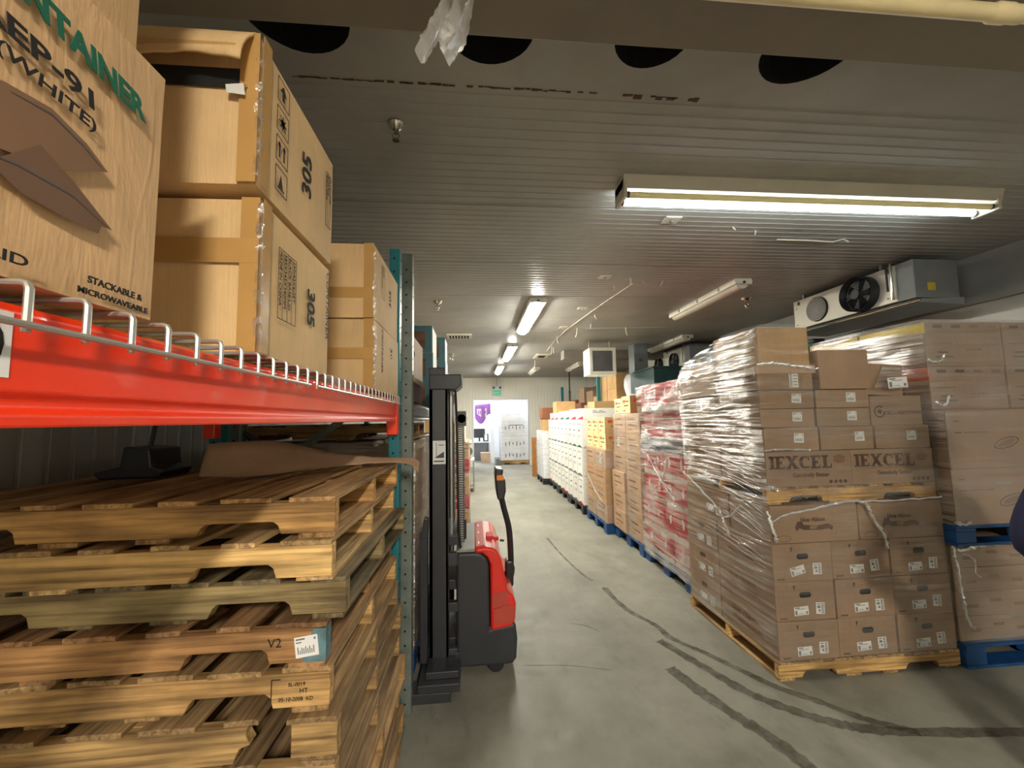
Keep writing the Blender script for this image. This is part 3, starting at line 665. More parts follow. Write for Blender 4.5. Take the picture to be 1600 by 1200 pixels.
# third pair near the teal post
c5 = carton(-.99, -.402, 1.675, 2.20, ZD, 2.018, 'card', 'lower of two taped cartons beside the teal post', g, gap=0, noisy=.003, jit=0)
c6 = carton(-.985, -.406, 1.68, 2.20, 2.022, 2.335, 'card', 'upper of two taped cartons beside the teal post', g, gap=0, noisy=.003, jit=0)
for bx in (c5, c6):
    w, d, h = bx['_w'], bx['_d'], bx['_h']
    for rct in ((w-.04, w+.001, 0, h),): m = MB(); m.box(*rct, 0, .0007, 'tape'); on_face(m.mesh('packing_tape'), 'packing_tape', bx, '-Y', 0, 0, off=.004)
    m = MB(); m.box(0, w, h*.42 if bx is c5 else h*.26, h*.58 if bx is c5 else h*.40, 0, .0007, 'tape'); on_face(m.mesh('packing_tape'), 'packing_tape', bx, '-Y', 0, 0, off=.0045)
fc = .0045
T(c5, '305', .06, 'ink', .30, .22, rot=-math.pi/2); T(c5, 'CONTAINER', .034, 'ink', .12, .27, rot=-math.pi/2)
T(c6, '305', .06, 'ink', .32, .12, rot=math.pi/2); textbox(c6, .12, .27, ['305 SET', 'MADE IN CHINA'], .15, .06, -math.pi/2, .014)
for bx in (c3, c4, c5, c6):   # crumpled clear tape along the near corner
    h = bx['_h']; w, d = bx['_w'], bx['_d']; vs = []; fs = []
    for i in range(26):
        for j, (dx, dy) in enumerate(((-.010, 0), (0, 0), (0, .010))):
            vs.append((w/2+.007+dx+random.uniform(-.002, .003)*1, -d/2-.007+dy+random.uniform(-.003, .002), h*.04+h*.92*i/25))
    for i in range(25): fs += [(3*i, 3*i+1, 3*i+4, 3*i+3), (3*i+1, 3*i+2, 3*i+5, 3*i+4)]
    m = MB(); m.add(vs, fs, 'film_veil'); m.obj('crumpled_clear_tape', bx)
# more cartons farther along the bay behind them
carton(-1.0, -.62, 1.2, 1.64, ZD, 2.0, 'card', 'carton set back between the 305 pair and the end cartons', g)

# grey post rack beyond
r2 = empty('pallet_rack', (0, 0, 0)); tag(r2, 'second pallet rack with grey perforated end post, behind the red-beam rack', 'rack')
rack_post('post', -.425, -.363, 2.42, 2.50, 2.60, 'grey_post', r2)
rack_post('post', -1.36, -1.30, 2.42, 2.50, 2.60, 'grey_post', r2)
rack_post('post', -.425, -.363, 5.2, 5.28, 2.60, 'teal_paint', r2); rack_post('post', -1.36, -1.30, 5.2, 5.28, 2.60, 'teal_paint', r2)
beam(-.37, 2.5, 5.2, 1.60, 1.70, 'grey_post', r2); beam(-1.3, 2.5, 5.2, 1.60, 1.70, 'grey_post', r2)
b = MB(); b.box(-1.3, -.41, 2.5, 5.2, 1.70, 1.715, 'card_far'); b.obj('shelf_board', r2)
for (xa, za, xb, zb) in ((-1.31, 1.55, -.42, 1.0), (-1.31, .5, -.42, 1.0), (-1.31, 1.62, -.42, 2.2)):
    b = MB(); b.tube([(xa, 2.46, za), (xb, 2.46, zb)], .018, 'dark_metal', 4); b.obj('brace', r2)
g2 = 'goods on the second left-hand rack'
o = carton(-.80, -.365, 2.55, 2.95, 1.84, 2.12, 'card_far', 'plain carton with a round printed mark beside grey post', g2)
m = MB(); m.tube([(.06*math.cos(a*math.pi/12), .06*math.sin(a*math.pi/12), 0) for a in range(25)], .0025, 'ink', 5, False); m.box(-.015, .015, -.02, .02, -.0005, .0005, 'ink'); on_face(m.mesh('printed_mark'), 'printed_mark', o, '-Y', .37, .17, off=.002)
carton(-.80, -.365, 2.55, 2.95, 1.717, 1.838, 'dark_purple', 'flat dark purple-brown box under the carton with round mark', g2)
for k, (y0, y1, xe) in enumerate(((3.6, 4.02, -.362), (4.12, 4.45, -.29))):
    for i in range(3):
        z0 = 1.717+i*.24; o = carton(-.95, xe, y0, y1, z0, z0+.238, 'card_white', '%s of three teal-edged trays, %s stack beyond the mast top' % (('lowest', 'middle', 'top')[i], ('nearer', 'farther')[k]), 'teal-edged trays on the rack', name='produce_tray')
        w, h = o['_w'], o['_h']
        m = MB(); m.box(0, w, 0, h, 0, .002, 'teal_tray'); m.box(.06, w-.06, .03, h-.05, .002, .004, 'tray_print'); on_face(m.mesh('end_panel'), 'end_panel', o, '-Y', 0, 0, off=.001)
        m = MB(); m.box(0, .02, 0, h, 0, .002, 'teal_tray'); on_face(m.mesh('corner_strip'), 'corner_strip', o, '+X', 0, 0, off=.001)
o = carton(-.9, -.33, 4.75, 5.15, 1.717, 2.3, 'card_far', 'pale carton at the far end of the second rack shelf', g2)

# ================================================================= STRETCH WRAP
from mathutils import noise as mnoise
def wrap(x0, x1, y0, y1, rings, mats, label, group=None, amp=.008, seed=1, nu=46, nz=60, sides=('-Y', '-X', '+X', '+Y'), top=False):
    """film around a load: rings = [(z, inset_left, inset_front)], one material per side"""
    def at(z):
        for a, b_ in zip(rings, rings[1:]):
            if a[0] <= z <= b_[0]:
                t = (z-a[0])/(b_[0]-a[0]); return [a[k]+(b_[k]-a[k])*t for k in (1, 2)]
        return rings[-1][1:]
    m = MB(); z0, z1 = rings[0][0], rings[-1][0]
    for sd in sides:
        vs = []; fs = []
        for i in range(nz+1):
            z = z0+(z1-z0)*i/nz; il, iff = at(z)
            X0, X1, Y0, Y1 = x0+il, x1-il*.4, y0+iff, y1-iff
            for j in range(nu+1):
                u = j/nu
                p = {'-Y': Vector((X0+(X1-X0)*u, Y0, z)), '-X': Vector((X0, Y1+(Y0-Y1)*u, z)), '+X': Vector((X1, Y0+(Y1-Y0)*u, z)), '+Y': Vector((X1+(X0-X1)*u, Y1, z))}[sd]
                n = {'-Y': Vector((0, -1, 0)), '-X': Vector((-1, 0, 0)), '+X': Vector((1, 0, 0)), '+Y': Vector((0, 1, 0))}[sd]
                q = Vector((p.x*2.5, p.y*2.5, p.z*11+p.y*3.5+p.x*1.5+seed*7)); a = mnoise.noise(q)+.5*mnoise.noise(q*3.1)
                edge = min(1, min(u, 1-u)*12)
                vs.append(p+n*(amp*(1+a)*edge+.002))
        for i in range(nz):
            for j in range(nu): k = i*(nu+1)+j; fs.append((k, k+1, k+nu+2, k+nu+1))
        m.add(vs, fs, mats.get(sd, mats['*']))
    if top:
        il, iff = at(z1); m.add([(x0+il, y0+iff, z1), (x1-il*.4, y0+iff, z1), (x1-il*.4, y1-iff, z1), (x0+il, y1-iff, z1)], [(0, 1, 2, 3)], mats['*'])
    me = m.mesh('stretch_wrap'); o = link(me, 'stretch_wrap', smooth=True); return tag(o, label, 'stretch wrap', group)
def rope(parent, pts, r, mat='film_rope', name='film_strand'):
    P = smooth_path(pts, 8); P = [p+Vector((random.uniform(-1, 1), random.uniform(-1, 1), random.uniform(-1, 1)))*r*.5 for p in P]
    m = MB(); m.tube(P, [r*random.uniform(.5, 1.4) for _ in P], mat, 6); o = m.obj(name, parent, smooth=True); return o

# ================================================================= RIGHT SIDE: printed-carton pallet (nearest)
PX0, PX1, PY0, PY1 = 1.815, 3.02, 2.455, 3.47
stringer_pallet('pallet', (PX0+PX1)/2+.0, (PY0+PY1)/2, 0, 1.22, 1.02, .105, 91, (1.12, 1.04, .84), 0, 'pale wooden pallet on the floor under the nearest wrapped brown cartons')
stringer_pallet('pallet', (PX0+PX1)/2-.005, (PY0+PY1)/2, 1.032, 1.18, .98, .108, 92, (1.12, .98, .68), 0, 'wooden pallet sandwiched between the lettered carton rows')
gE = 'brown cartons on the nearest right-hand pallet'
SH = (.095, .052, 'name'); TL = (.058, .068, 'tall')
Z3 = [.108, .335, .568, .798]
col_w = ('left', 'middle', 'right')
for r in range(3):
    wd = (PX1-PX0)/3
    for c in range(3):
        o = carton(PX0+c*wd, PX0+(c+1)*wd, PY0, PY0+.58, Z3[r], Z3[r+1], 'card_brown', 'brown carton with hand hole, %s row, %s of front face above pale wooden pallet' % (('bottom', 'second', 'third')[r], col_w[c]), gE, gap=.004)
        w, h = o['_w'], o['_h']
        m = MB(); pr = [(.5*w+.038*math.copysign(1, math.cos(a))*.6+.016*math.cos(a), h*.66+.017*math.sin(a)) for a in [i*math.pi/8 for i in range(16)]]; m.prism(pr, 'z', 0, .0008, 'dark_hole'); on_face(m.mesh('hand_hole'), 'hand_hole', o, '-Y', 0, 0)
        lo = on_face(ship_label(*SH), 'shipping_label', o, '-Y', w*.30, h*.10+.01*random.random(), random.uniform(-.03, .06) if (r, c) != (2, 0) else .22, .0018)
        on_face(ship_label(*TL), 'shipping_label', o, '-Y', w*.66, h*.13+.01*random.random(), random.uniform(-.05, .09), .0018)
        m = MB(); m.box(w*.2, w*.45, h*.78, h*.785, 0, .0004, 'ink_soft'); m.box(w*.2, w*.204, h*.78, h*.97, 0, .0004, 'ink_soft'); m.box(w*.45, w*.454, h*.78, h*.97, 0, .0004, 'ink_soft'); m.cyl((w*.32, h*.88, 0), (w*.32, h*.88, .0004), .008, 'ink_brown', 10); m.box(w*.312, w*.328, h*.8, h*.88, 0, .0004, 'ink_brown')
        for i in range(4): m.box(w*.06+i*.012, w*.06+i*.012+.008, h*.06, h*.1, 0, .0004, 'ink_brown')
        on_face(m.mesh('printed_mark'), 'printed_mark', o, '-Y', 0, 0)
        if c == 0:
            on_face(text_mesh('blue ribbon', .06, 'ink_soft', .0003, bold=.001), 'printed_text', o, '-X', .12, h*.55)
            m = MB(); m.prism([(0, .01), (.1, 0), (.25, .0), (.32, .012), (.29, .03), (.2, .03), (.1, .028), (.02, .035)], 'z', 0, .0004, 'ink_soft'); on_face(m.mesh('printed_ribbon'), 'printed_ribbon', o, '-X', .12, h*.3)
    for c in range(2):
        o = carton(PX0+c*.6, PX0+(c+1)*.6, PY0+.585, PY1, Z3[r], Z3[r+1], 'card_brown', 'brown carton, %s row, %s behind the hand-hole cartons' % (('bottom', 'second', 'third')[r], ('aisle side', 'inner side')[c]), gE)
        if c == 0:
            d, h = o['_d'], o['_h']
            m = MB(); m.prism([(d*.5+.04*math.copysign(.6, math.cos(a))+.016*math.cos(a), h*.66+.017*math.sin(a)) for a in [i*math.pi/8 for i in range(16)]], 'z', 0, .0008, 'ink_brown'); on_face(m.mesh('hand_hole'), 'hand_hole', o, '-X', 0, 0)
            on_face(ship_label(*SH), 'shipping_label', o, '-X', d*.35, h*.12, .03, .0018); on_face(ship_label(*TL), 'shipping_label', o, '-X', d*.68, h*.1, .02, .0018)
o = MB()
# blue ribbon row
for c in range(2):
    o = carton(PX0+.01+c*.6, PX0+.01+(c+1)*.6-.002, PY0+.005, PY0+.42, Z3[3], 1.03, 'card_brown', 'carton printed with a ribbon banner and blue ribbon, %s half of front' % ('left', 'right')[c], gE)
    w, h = o['_w'], o['_h']
    on_face(text_mesh('blue ribbon', .036, 'ink_brown', .0004, bold=.0012), 'printed_text', o, '-Y', .20, h*.56)
    m = MB(); m.prism([(.14, .075), (.16, .112), (.19, .108), (.20, .088), (.3, .082), (.36, .09), (.40, .078), (.39, .05), (.37, .062), (.3, .055), (.2, .058), (.17, .07), (.15, .052)], 'z', 0, .0004, 'ink_brown'); on_face(m.mesh('printed_ribbon'), 'printed_ribbon', o, '-Y', .02, 0.02)
    on_face(text_mesh('BEEF', .024, 'card_brown', .0004, bold=.001), 'printed_text', o, '-Y', .26, .084, off=.0018)
    m = MB(); m.tube([(.035*math.cos(a)*1.4, .018*math.sin(a), 0) for a in [i*math.pi/8 for i in range(17)]], .0012, 'ink_brown', 4, False); on_face(m.mesh('printed_mark'), 'printed_mark', o, '-Y', .08, .03)
for c in range(3):
    o = carton(PX0+.01+c*.4, PX0+.01+(c+1)*.4, PY0+.425, PY1, Z3[3], 1.03, 'card_brown', 'brown carton behind the ribbon-printed cartons, %s one from the aisle' % ('first', 'second', 'third')[c], gE)
    if c == 0: on_face(ship_label(*SH), 'shipping_label', o, '-X', .3, .06, .02, .0018); on_face(ship_label(*TL), 'shipping_label', o, '-X', .42, .05, 0, .0018)
# EXCEL row
def slab_text(h, mat):
    m = MB(); x = 0; t = h*.2; k = h*.26
    def E(x, star=False):
        m.box(x, x+h*.75, 0, t*.7, 0, .0004, mat); m.box(x, x+h*.75, h-t*.7, h, 0, .0004, mat); m.box(x+h*.12, x+h*.12+k, 0, h, 0, .0004, mat)
        m.box(x+h*.12, x+h*.55, h*.42, h*.58, 0, .0004, mat); m.box(x+h*.68, x+h*.75, 0, h*.28, 0, .0004, mat); m.box(x+h*.68, x+h*.75, h*.72, h, 0, .0004, mat); m.box(x+h*.5, x+h*.56, h*.34, h*.66, 0, .0004, mat)
    m.box(-h*.42, -h*.04, h*.84, h, 0, .0004, mat); m.box(-h*.30, -h*.06, 0, h, 0, .0004, mat); m.box(-h*.42, -h*.04, 0, h*.14, 0, .0004, mat)
    E(0); x = h*.84
    m.prism([(x+h*.02, 0), (x+h*.25, 0), (x+h*.86, h), (x+h*.68, h)], 'z', 0, .0004, mat); m.prism([(x+h*.04, h), (x+h*.34, h), (x+h*.92, 0), (x+h*.62, 0)], 'z', 0, .0004, mat)
    for (a, b_) in ((0, .36), (.56, .95)): m.box(x+h*a, x+h*b_, 0, h*.12, 0, .0004, mat); m.box(x+h*a, x+h*b_, h*.88, h, 0, .0004, mat)
    x = h*1.84; n = 14; out = [(x+h*.42+h*.42*math.cos(math.radians(50+i*260/n)), h*.5+h*.5*math.sin(math.radians(50+i*260/n))) for i in range(n+1)]
    inn = [(x+h*.44+h*.17*math.cos(math.radians(50+i*260/n)), h*.5+h*.36*math.sin(math.radians(50+i*260/n))) for i in range(n+1)]
    m.prism(out+inn[::-1], 'z', 0, .0004, mat); m.box(x+h*.68, x+h*.76, h*.62, h, 0, .0004, mat); m.box(x+h*.68, x+h*.76, 0, h*.2, 0, .0004, mat)
    E(h*2.7); x = h*3.56
    m.box(x+h*.12, x+h*.12+k, 0, h, 0, .0004, mat); m.box(x, x+h*.5, h*.86, h, 0, .0004, mat); m.box(x, x+h*.75, 0, h*.14, 0, .0004, mat); m.box(x+h*.67, x+h*.75, 0, h*.34, 0, .0004, mat)
    return m.mesh('printed_text')
SLAB = slab_text(.082, 'ink_brown')
for v in SLAB.vertices: v.co.x *= 1.1; SLAB2 = slab_text(.06, 'ink_soft')
ZX = 1.142
for c in range(2):
    for dpt in range(2):
        x0 = PX0+.012+c*.59; o = carton(x0, x0+.588, PY0+.01+dpt*.485, PY0+.49+dpt*.485, ZX, 1.365, 'card_brown', 'long carton printed EXCEL, %s half of %s above upper wooden pallet' % (('left', 'right')[c], ('front face', 'rear half')[dpt]), gE)
        if dpt == 0:
            w, h = o['_w'], o['_h']
            on_face(SLAB, 'printed_text', o, '-Y', .058, h*.50)
            m = MB(); m.box(.03, .42, h*.455, h*.462, 0, .0004, 'ink_brown'); 
            m.prism([(.50+.04*math.cos(i*math.pi/6)*(1+.2*(i % 2)), h*.76+.028*math.sin(i*math.pi/6)) for i in range(12)], 'z', 0, .0004, 'ink_soft')
            for i in range(4): m.prism([(w-.15+i*.033+.012*math.cos(a*math.pi/4), h*.12+.012*math.sin(a*math.pi/4)) for a in range(8)], 'z', 0, .0004, 'ink_brown')
            on_face(m.mesh('printed_mark'), 'printed_mark', o, '-Y', 0, 0)
            on_face(text_mesh('Genuinely Better', .036, 'ink_brown', .0004, bold=.0008), 'printed_text', o, '-Y', .175, h*.27)
        if c == 0: on_face(SLAB2, 'printed_text', o, '-X', .07, .12)
LW = (.066, .060, 'wide')
def lab_box(x0, x1, y0, y1, z0, z1, label, lu=None, mat='card_brown', **k):
    o = carton(x0, x1, y0, y1, z0, z1, mat, label, gE, **k)
    if lu is not None: on_face(ship_label(*LW), 'shipping_label', o, '-Y', lu, (z1-z0)*.5-.03+.008, random.uniform(-.08, .03), .0018)
    return o
zr = [1.367, 1.516, 1.636, 1.756]
for c in range(3):
    x0 = PX0+.01+c*.385; lab_box(x0, x0+.378+.012*(c == 2), PY0+.005, PY0+.5, zr[0], zr[1], 'shallow brown carton with white label, row just above EXCEL, %s one' % col_w[c], (.20, .24, .22)[c])
    lab_box(x0, x0+.378, PY0+.505, PY1-.02, zr[0], zr[1], 'shallow brown carton in rear half, just above EXCEL, %s one' % col_w[c])
for r in (1, 2):
    for c in range(2):
        x0 = PX0+.0+c*.38; lab_box(x0, x0+.378, PY0+.008, PY0+.5, zr[r], zr[r+1], 'shallow brown carton with white label, %s row above EXCEL, %s one' % (('second', 'third')[r-1], col_w[c]), (.215, .21)[c])
        lab_box(x0-.0, x0+.378, PY0+.505, PY1-.04, zr[r], zr[r+1], 'shallow brown carton in rear half, %s row above EXCEL, %s one' % (('second', 'third')[r-1], col_w[c]))
o = lab_box(PX0+.77, PX0+1.145, PY0+.01, PY0+.5, zr[1], zr[1]+.195, 'taller brown carton with a round logo at right, above the EXCEL rows')
on_face(text_mesh('CBCo-ASSITIONERI', .03, 'ink_brown', .0004, xs=1.05, bold=.0006), 'printed_text', o, '-Y', .095, .07)
m = MB(); m.tube([(.035*math.cos(i*math.pi/10), .035*math.sin(i*math.pi/10), 0) for i in range(3, 21)], .004, 'ink_brown', 5, False); m.prism([(-.02, 0), (0, .02), (.02, .005), (.005, -.02)], 'z', 0, .0004, 'ink_brown'); on_face(m.mesh('printed_logo'), 'printed_logo', o, '-Y', .06, .09, off=.002)
lab_box(PX0+.77, PX0+1.13, PY0+.52, PY1-.04, zr[1], zr[1]+.195, 'taller brown carton in rear half, behind the round-logo carton')
# lidded carton with address label, far-left wide cartons, carton on top
o = lab_box(PX0-.01, PX0+.375, PY0+.01, PY0+.46, 1.757, 1.905, 'lidded brown carton with tall address label, left end of upper load')
on_face(ship_label(.062, .098, 'bars'), 'shipping_label', o, '-Y', .215, .015, 0, .0018)
m = MB(); m.box(-.205, .205, -.235, .24, .105, .158, 'card_far'); l = m.obj('lid', o, .004); m = MB(); m.box(0, .06, 0, .03, 0, .0006, 'ink'); on_face(m.mesh('black_tape'), 'black_tape', o, '-Y', .225, .118, off=.008)
m = MB(); m.box(0, .002, .0, .1, 0, .0006, 'ink_soft'); on_face(m.mesh('seam'), 'seam', o, '-Y', .30, 0)
lab_box(PX0-.02, PX0+.38, PY0+.47, PY1-.02, 1.757, 2.00, 'brown carton behind the lidded one, at aisle side of upper load', None, 'card_far')
o = lab_box(PX0+.02, PX0+.385, PY0+.03, PY0+.52, 1.918, 2.175, 'topmost plain brown carton of the nearest wrapped load', None, 'card_tan', rz=.02); o.color = (.82, .80, .78, 1)
o = lab_box(PX0+.42, PX0+.775, PY0-.0, PY0+.4, 1.758, 2.018, 'plain brown box standing upright at middle of the upper load', None, 'card_far', rz=-.01); o.color = (.72, .68, .66, 1)
o = lab_box(PX0+.79, PX0+1.07, PY0+.06, PY0+.4, 1.714, 1.93, 'small brown carton leaning at right end of the upper load', None); o.rotation_euler.y = .06
m = MB(); m.add([(PX0+.79, PY0-.0, 1.76), (PX0+1.05, PY0-.01, 1.74), (PX0+1.03, PY0+.03, 1.90), (PX0+.93, PY0+.05, 1.93), (PX0+.84, PY0+.02, 1.80)], [(0, 1, 2, 3, 4)], 'film_mid')
ob = m.obj('plastic_document_pouch'); tag(ob, 'clear pouch with white slip at the right of the upper load', 'pouch'); so = ob.modifiers.new('s', 'SOLIDIFY'); so.thickness = .003
me = ship_label(.14, .07, 'name'); l = link(me, 'paper_slip', ob); l.matrix_local = Matrix.Translation((PX0+.88, PY0-.018, 1.755)) @ Matrix.Rotation(math.pi/2, 4, 'X') @ Matrix.Rotation(.06, 4, 'Z')
# film
w1 = wrap(PX0, PX1, PY0, PY1, [(.10, -.002, 0), (.5, 0, 0), (.9, .004, 0), (1.06, .002, .002)], {'*': 'film_clear', '-X': 'film_mid'}, 'clear film around the lower cartons of the nearest right pallet', amp=.009, seed=3, nu=60, nz=70)
w2 = wrap(PX0-.006, PX1, PY0-.004, PY1, [(1.065, .006, 0), (1.4, .004, .004), (1.74, -.012, .004)], {'*': 'film_clear', '-X': 'film_heavy'}, 'glossy streaked film around the EXCEL cartons and shallow cartons', amp=.009, seed=5, nu=60, nz=60)
w3 = wrap(PX0-.018, PX0+.40, PY0-.004, PY1+.0, [(1.72, -.004, .0), (1.9, -.012, .0), (1.93, .0, .01), (2.02, .02, .03), (2.19, .05, .04)], {'*': 'film_mid', '-X': 'film_heavy', '-Y': 'film_clear'}, 'glossy film stretched over the topmost carton of the nearest load', amp=.008, seed=9, nu=40, nz=40)
for v in w3.data.vertices:
    if v.co.z > 1.95: v.co.z = 1.95+(v.co.z-1.95)*(1-.5*max(0, min(1, (v.co.y-PY0-.4)/.5)))
m = MB(); vs = []; fs = []   # film pulled diagonally from the top carton back to the rear cartons
for i in range(30):
    for j in range(12):
        u, v = i/29, j/11
        p = Vector((PX0+.03, PY0+.05, 2.17)).lerp(Vector((PX0+.02, PY1, 2.02)), u).lerp(Vector((PX0-.03, PY0+.02+.98*u, 1.92)), v)
        vs.append(p+Vector((-.012*math.sin(v*3.1)*(1+math.sin(u*30)*.3), 0, .008*math.sin(u*40+v*3))))
for i in range(29):
    for j in range(11): k = i*12+j; fs.append((k, k+1, k+13, k+12))
m.add(vs, fs, 'film_heavy'); m.obj('film_fold', w3, smooth=True)
rope(w1, [(PX0+.28, PY0-.012, 1.0), (PX0+.42, PY0-.02, 1.035), (PX0+.56, PY0-.03, 1.05), (PX0+.63, PY0-.03, 1.03), (PX0+.67, PY0-.03, .95), (PX0+.72, PY0-.03, .86), (PX0+.755, PY0-.025, .79), (PX0+.76, PY0-.02, .75)], .009)
rope(w1, [(PX0-.0, PY0-.012, .93), (PX0+.1, PY0-.02, .98), (PX0+.3, PY0-.02, 1.01), (PX0+.5, PY0-.02, 1.04), (PX0+.9, PY0-.012, 1.04), (PX1-.02, PY0-.01, 1.05)], .006)
rope(w1, [(PX0-.02, PY0-.012, 1.0), (PX0+.005, PY0-.02, .9), (PX0+.02, PY0-.02, .82)], .011)
rope(w1, [(PX0-.02, PY1-.02, 1.12), (PX0-.022, 3.2, 1.02), (PX0-.022, 2.98, .92), (PX0-.024, 2.9, .84), (PX0-.022, 2.84, .74)], .009)
rope(w1, [(PX0-.022, 2.9, .86), (PX0-.022, 2.8, .90), (PX0-.022, 2.72, .97)], .006)
rope(w2, [(PX0-.005, PY0-.01, 1.372), (PX0+.08, PY0-.012, 1.38), (PX0+.2, PY0-.012, 1.376), (PX0+.3, PY0-.012, 1.37)], .006)
rope(w2, [(PX0-.006, PY0-.01, 1.14), (PX0+.03, PY0-.014, 1.145), (PX0+.06, PY0-.012, 1.13)], .011)
rope(w3, [(PX0-.01, PY0-.0, 1.918), (PX0+.1, PY0-.01, 1.925), (PX0+.25, PY0-.01, 1.905), (PX0+.4, PY0-.01, 1.89)], .009)
for k in range(8):
    rope(w2, [(PX0+.1+k*.045, PY0-.014, 1.06+.004*k), (PX0+.2+k*.045, PY0-.016, 1.10+.003*k), (PX0+.3+k*.04, PY0-.014, 1.135)], .0012)
for k in range(26):   # fine taut streaks down the aisle side
    zz = 1.36-.022*k*random.uniform(.8, 1.2); ya = 3.2-random.random()*.5
    rope(w2 if zz > 1.1 else w1, [(PX0-.018, ya, zz), (PX0-.020, (ya+PY0)/2, zz-.045), (PX0-.016, PY0+.01+random.random()*.05, zz-.10)], .0016)
for k in range(14):
    ya = 3.05-random.random()*.3; zz = 2.02-.02*k*random.random()
    rope(w3, [(PX0-.03, ya, zz-.04), (PX0-.034, ya-.3, zz-.05), (PX0-.03, PY0+.1, zz-.08)], .0016)

# ================================================================= RIGHT SIDE: tall double load against the right edge
FX0, FX1, FY0 = 3.045, 4.25, 2.40
block_pallet(FX0-.01, FX1, FY0+.02, FY0+1.05, 0, 'blue pallet on the floor at the right edge of the picture', 'blue pallets')
block_pallet(FX0-.03, FX1, FY0-.01, FY0+1.02, .75, 'blue pallet between the two loads at right edge', 'blue pallets', hh=.125)
gF = 'brown cartons of the double load at right edge'
for r in range(4):
    for c in range(2):
        for dpt in range(2):
            o = carton(FX0+c*.6, FX0+(c+1)*.6, FY0+.06+dpt*.48, FY0+.54+dpt*.48, .144+r*.15, .144+(r+1)*.15, 'card_brown', '%s-row flat carton of lower right-edge load, %s %s' % (ordn[r], ('left', 'right')[c], ('front', 'rear')[dpt]), gF)
            if dpt == 0:
                m = MB()
                for q in range(3): m.box(.08+q*.17, .16+q*.17, .05+.03*(q % 2), .07+.03*(q % 2), 0, .0004, 'ink_soft')
                on_face(m.mesh('printed_mark'), 'printed_mark', o, '-Y', 0, 0)
ZF = [.877, 1.23, 1.61, 1.905, 2.215]
for r in range(4):
    fy = FY0+(.0 if r < 2 else .085)
    for c in range(2):
        for dpt in range(2):
            mt = 'card_tan' if r == 3 and dpt else 'card_rust' if r < 2 and c == 0 else 'card_brown'
            o = carton(FX0+.01+c*.6-(.02 if r < 2 and c == 0 else 0), FX0+(c+1)*.6, fy+dpt*.48, fy+.476+dpt*.48, ZF[r], ZF[r+1], 'card_brown', '%s-row big carton of the upper right-edge load, %s %s' % (('bottom', 'second', 'third', 'top')[r], ('left', 'right')[c], ('front', 'rear')[dpt]), gF)
            if r < 2: o.color = (1.0, .95, .92, 1)
            w, h = o['_w'], o['_h']
            if dpt == 0:
                m = MB()
                if r < 2:
                    m.tube([(.42+.075*math.cos(a)*1.2, h*.42+.032*math.sin(a)+.02*math.cos(a), 0) for a in [i*math.pi/10 for i in range(21)]], .003, 'ink_brown', 4, False)
                    m.prism([(.42+.055*math.cos(a)*1.2, h*.42+.018*math.sin(a)+.018*math.cos(a)) for a in [i*math.pi/8 for i in range(16)]], 'z', 0, .0004, 'ink_soft')
                    m.box(.05, .1, h*.6, h*.62, 0, .0004, 'ink_brown'); m.box(.12, .3, h*.6, h*.63, 0, .0004, 'ink_soft'); m.box(.05, .09, h*.8, h*.82, 0, .0004, 'ink_brown')
                else:
                    for q in range(4): m.box(.06+q*.14, .13+q*.14, h*.86, h*.93, 0, .0004, 'ink_brown' if q < 2 else 'ink_soft')
                    m.box(.05, .2, h*.5, h*.53, 0, .0004, 'ink_soft'); m.box(.3, .42, h*.35, h*.4, 0, .0004, 'ink_soft'); m.box(.08, .16, h*.3, h*.33, 0, .0004, 'ink_brown'); m.box(.06, .2, h*.2, h*.225, 0, .0004, 'ink_brown')
                on_face(m.mesh('printed_mark'), 'printed_mark', o, '-Y', 0, 0)
            if c == 0:
                d = o['_d']; m = MB()
                m.tube([(d*.5+.07*math.cos(a), h*.45+.03*math.sin(a), 0) for a in [i*math.pi/10 for i in range(21)]], .003, 'ink_brown', 4, False); m.box(d*.3, d*.5, h*.75, h*.8, 0, .0004, 'ink_red' if r == 3 else 'ink_brown'); m.box(d*.6, d*.8, h*.1, h*.2, 0, .0004, 'ink_red' if r > 1 else 'ink_brown')
                on_face(m.mesh('printed_mark'), 'printed_mark', o, '-X', 0, 0)
                if r == 2: m = MB(); m.box(.0, d, h*.7, h, 0, .0006, 'ink_orange'); on_face(m.mesh('orange_band'), 'orange_band', o, '-X', 0, 0)
                if r == 3: m = MB(); m.box(.0, d, h*.75, h*.98, 0, .0006, 'sticker_yellow'); on_face(m.mesh('yellow_band'), 'yellow_band', o, '-X', 0, 0)
w4 = wrap(FX0-.005, FX1, FY0+.05, FY0+1.04, [(.12, 0, 0), (.755, 0, 0)], {'*': 'film_haze', '-X': 'film_mid'}, 'clear film around lower flat cartons at the right edge', seed=12, amp=.006)
w5 = wrap(FX0-.024, FX1, FY0-.008, FY0+1.06, [(.88, 0, 0), (1.612, 0, 0), (1.62, .002, .07), (2.225, .004, .082)], {'*': 'film_haze', '-X': 'film_heavy'}, 'clear film around the tall upper load at the right edge', seed=14, amp=.008, top=True)
rope(w4, [(FX0-.02, FY0+.03, .74), (FX0-.01, FY0+.02, .6), (FX0+.0, FY0+.02, .45), (FX0+.02, FY0+.02, .3), (FX0+.06, FY0+.02, .24)], .009)
rope(w4, [(FX0, FY0+.02, .72), (FX0+.15, FY0+.02, .74), (FX0+.3, FY0+.03, .75)], .012)
rope(w4, [(FX0+.03, FY0+.02, .70), (FX0+.1, FY0+.01, .66), (FX0+.1, FY0+.01, .58), (FX0+.14, FY0+.01, .55)], .005)
rope(w5, [(FX0-.02, FY0+.06, 1.95), (FX0+.02, FY0+.06, 1.93), (FX0+.08, FY0+.06, 1.94), (FX0+.11, FY0+.06, 1.98)], .006)
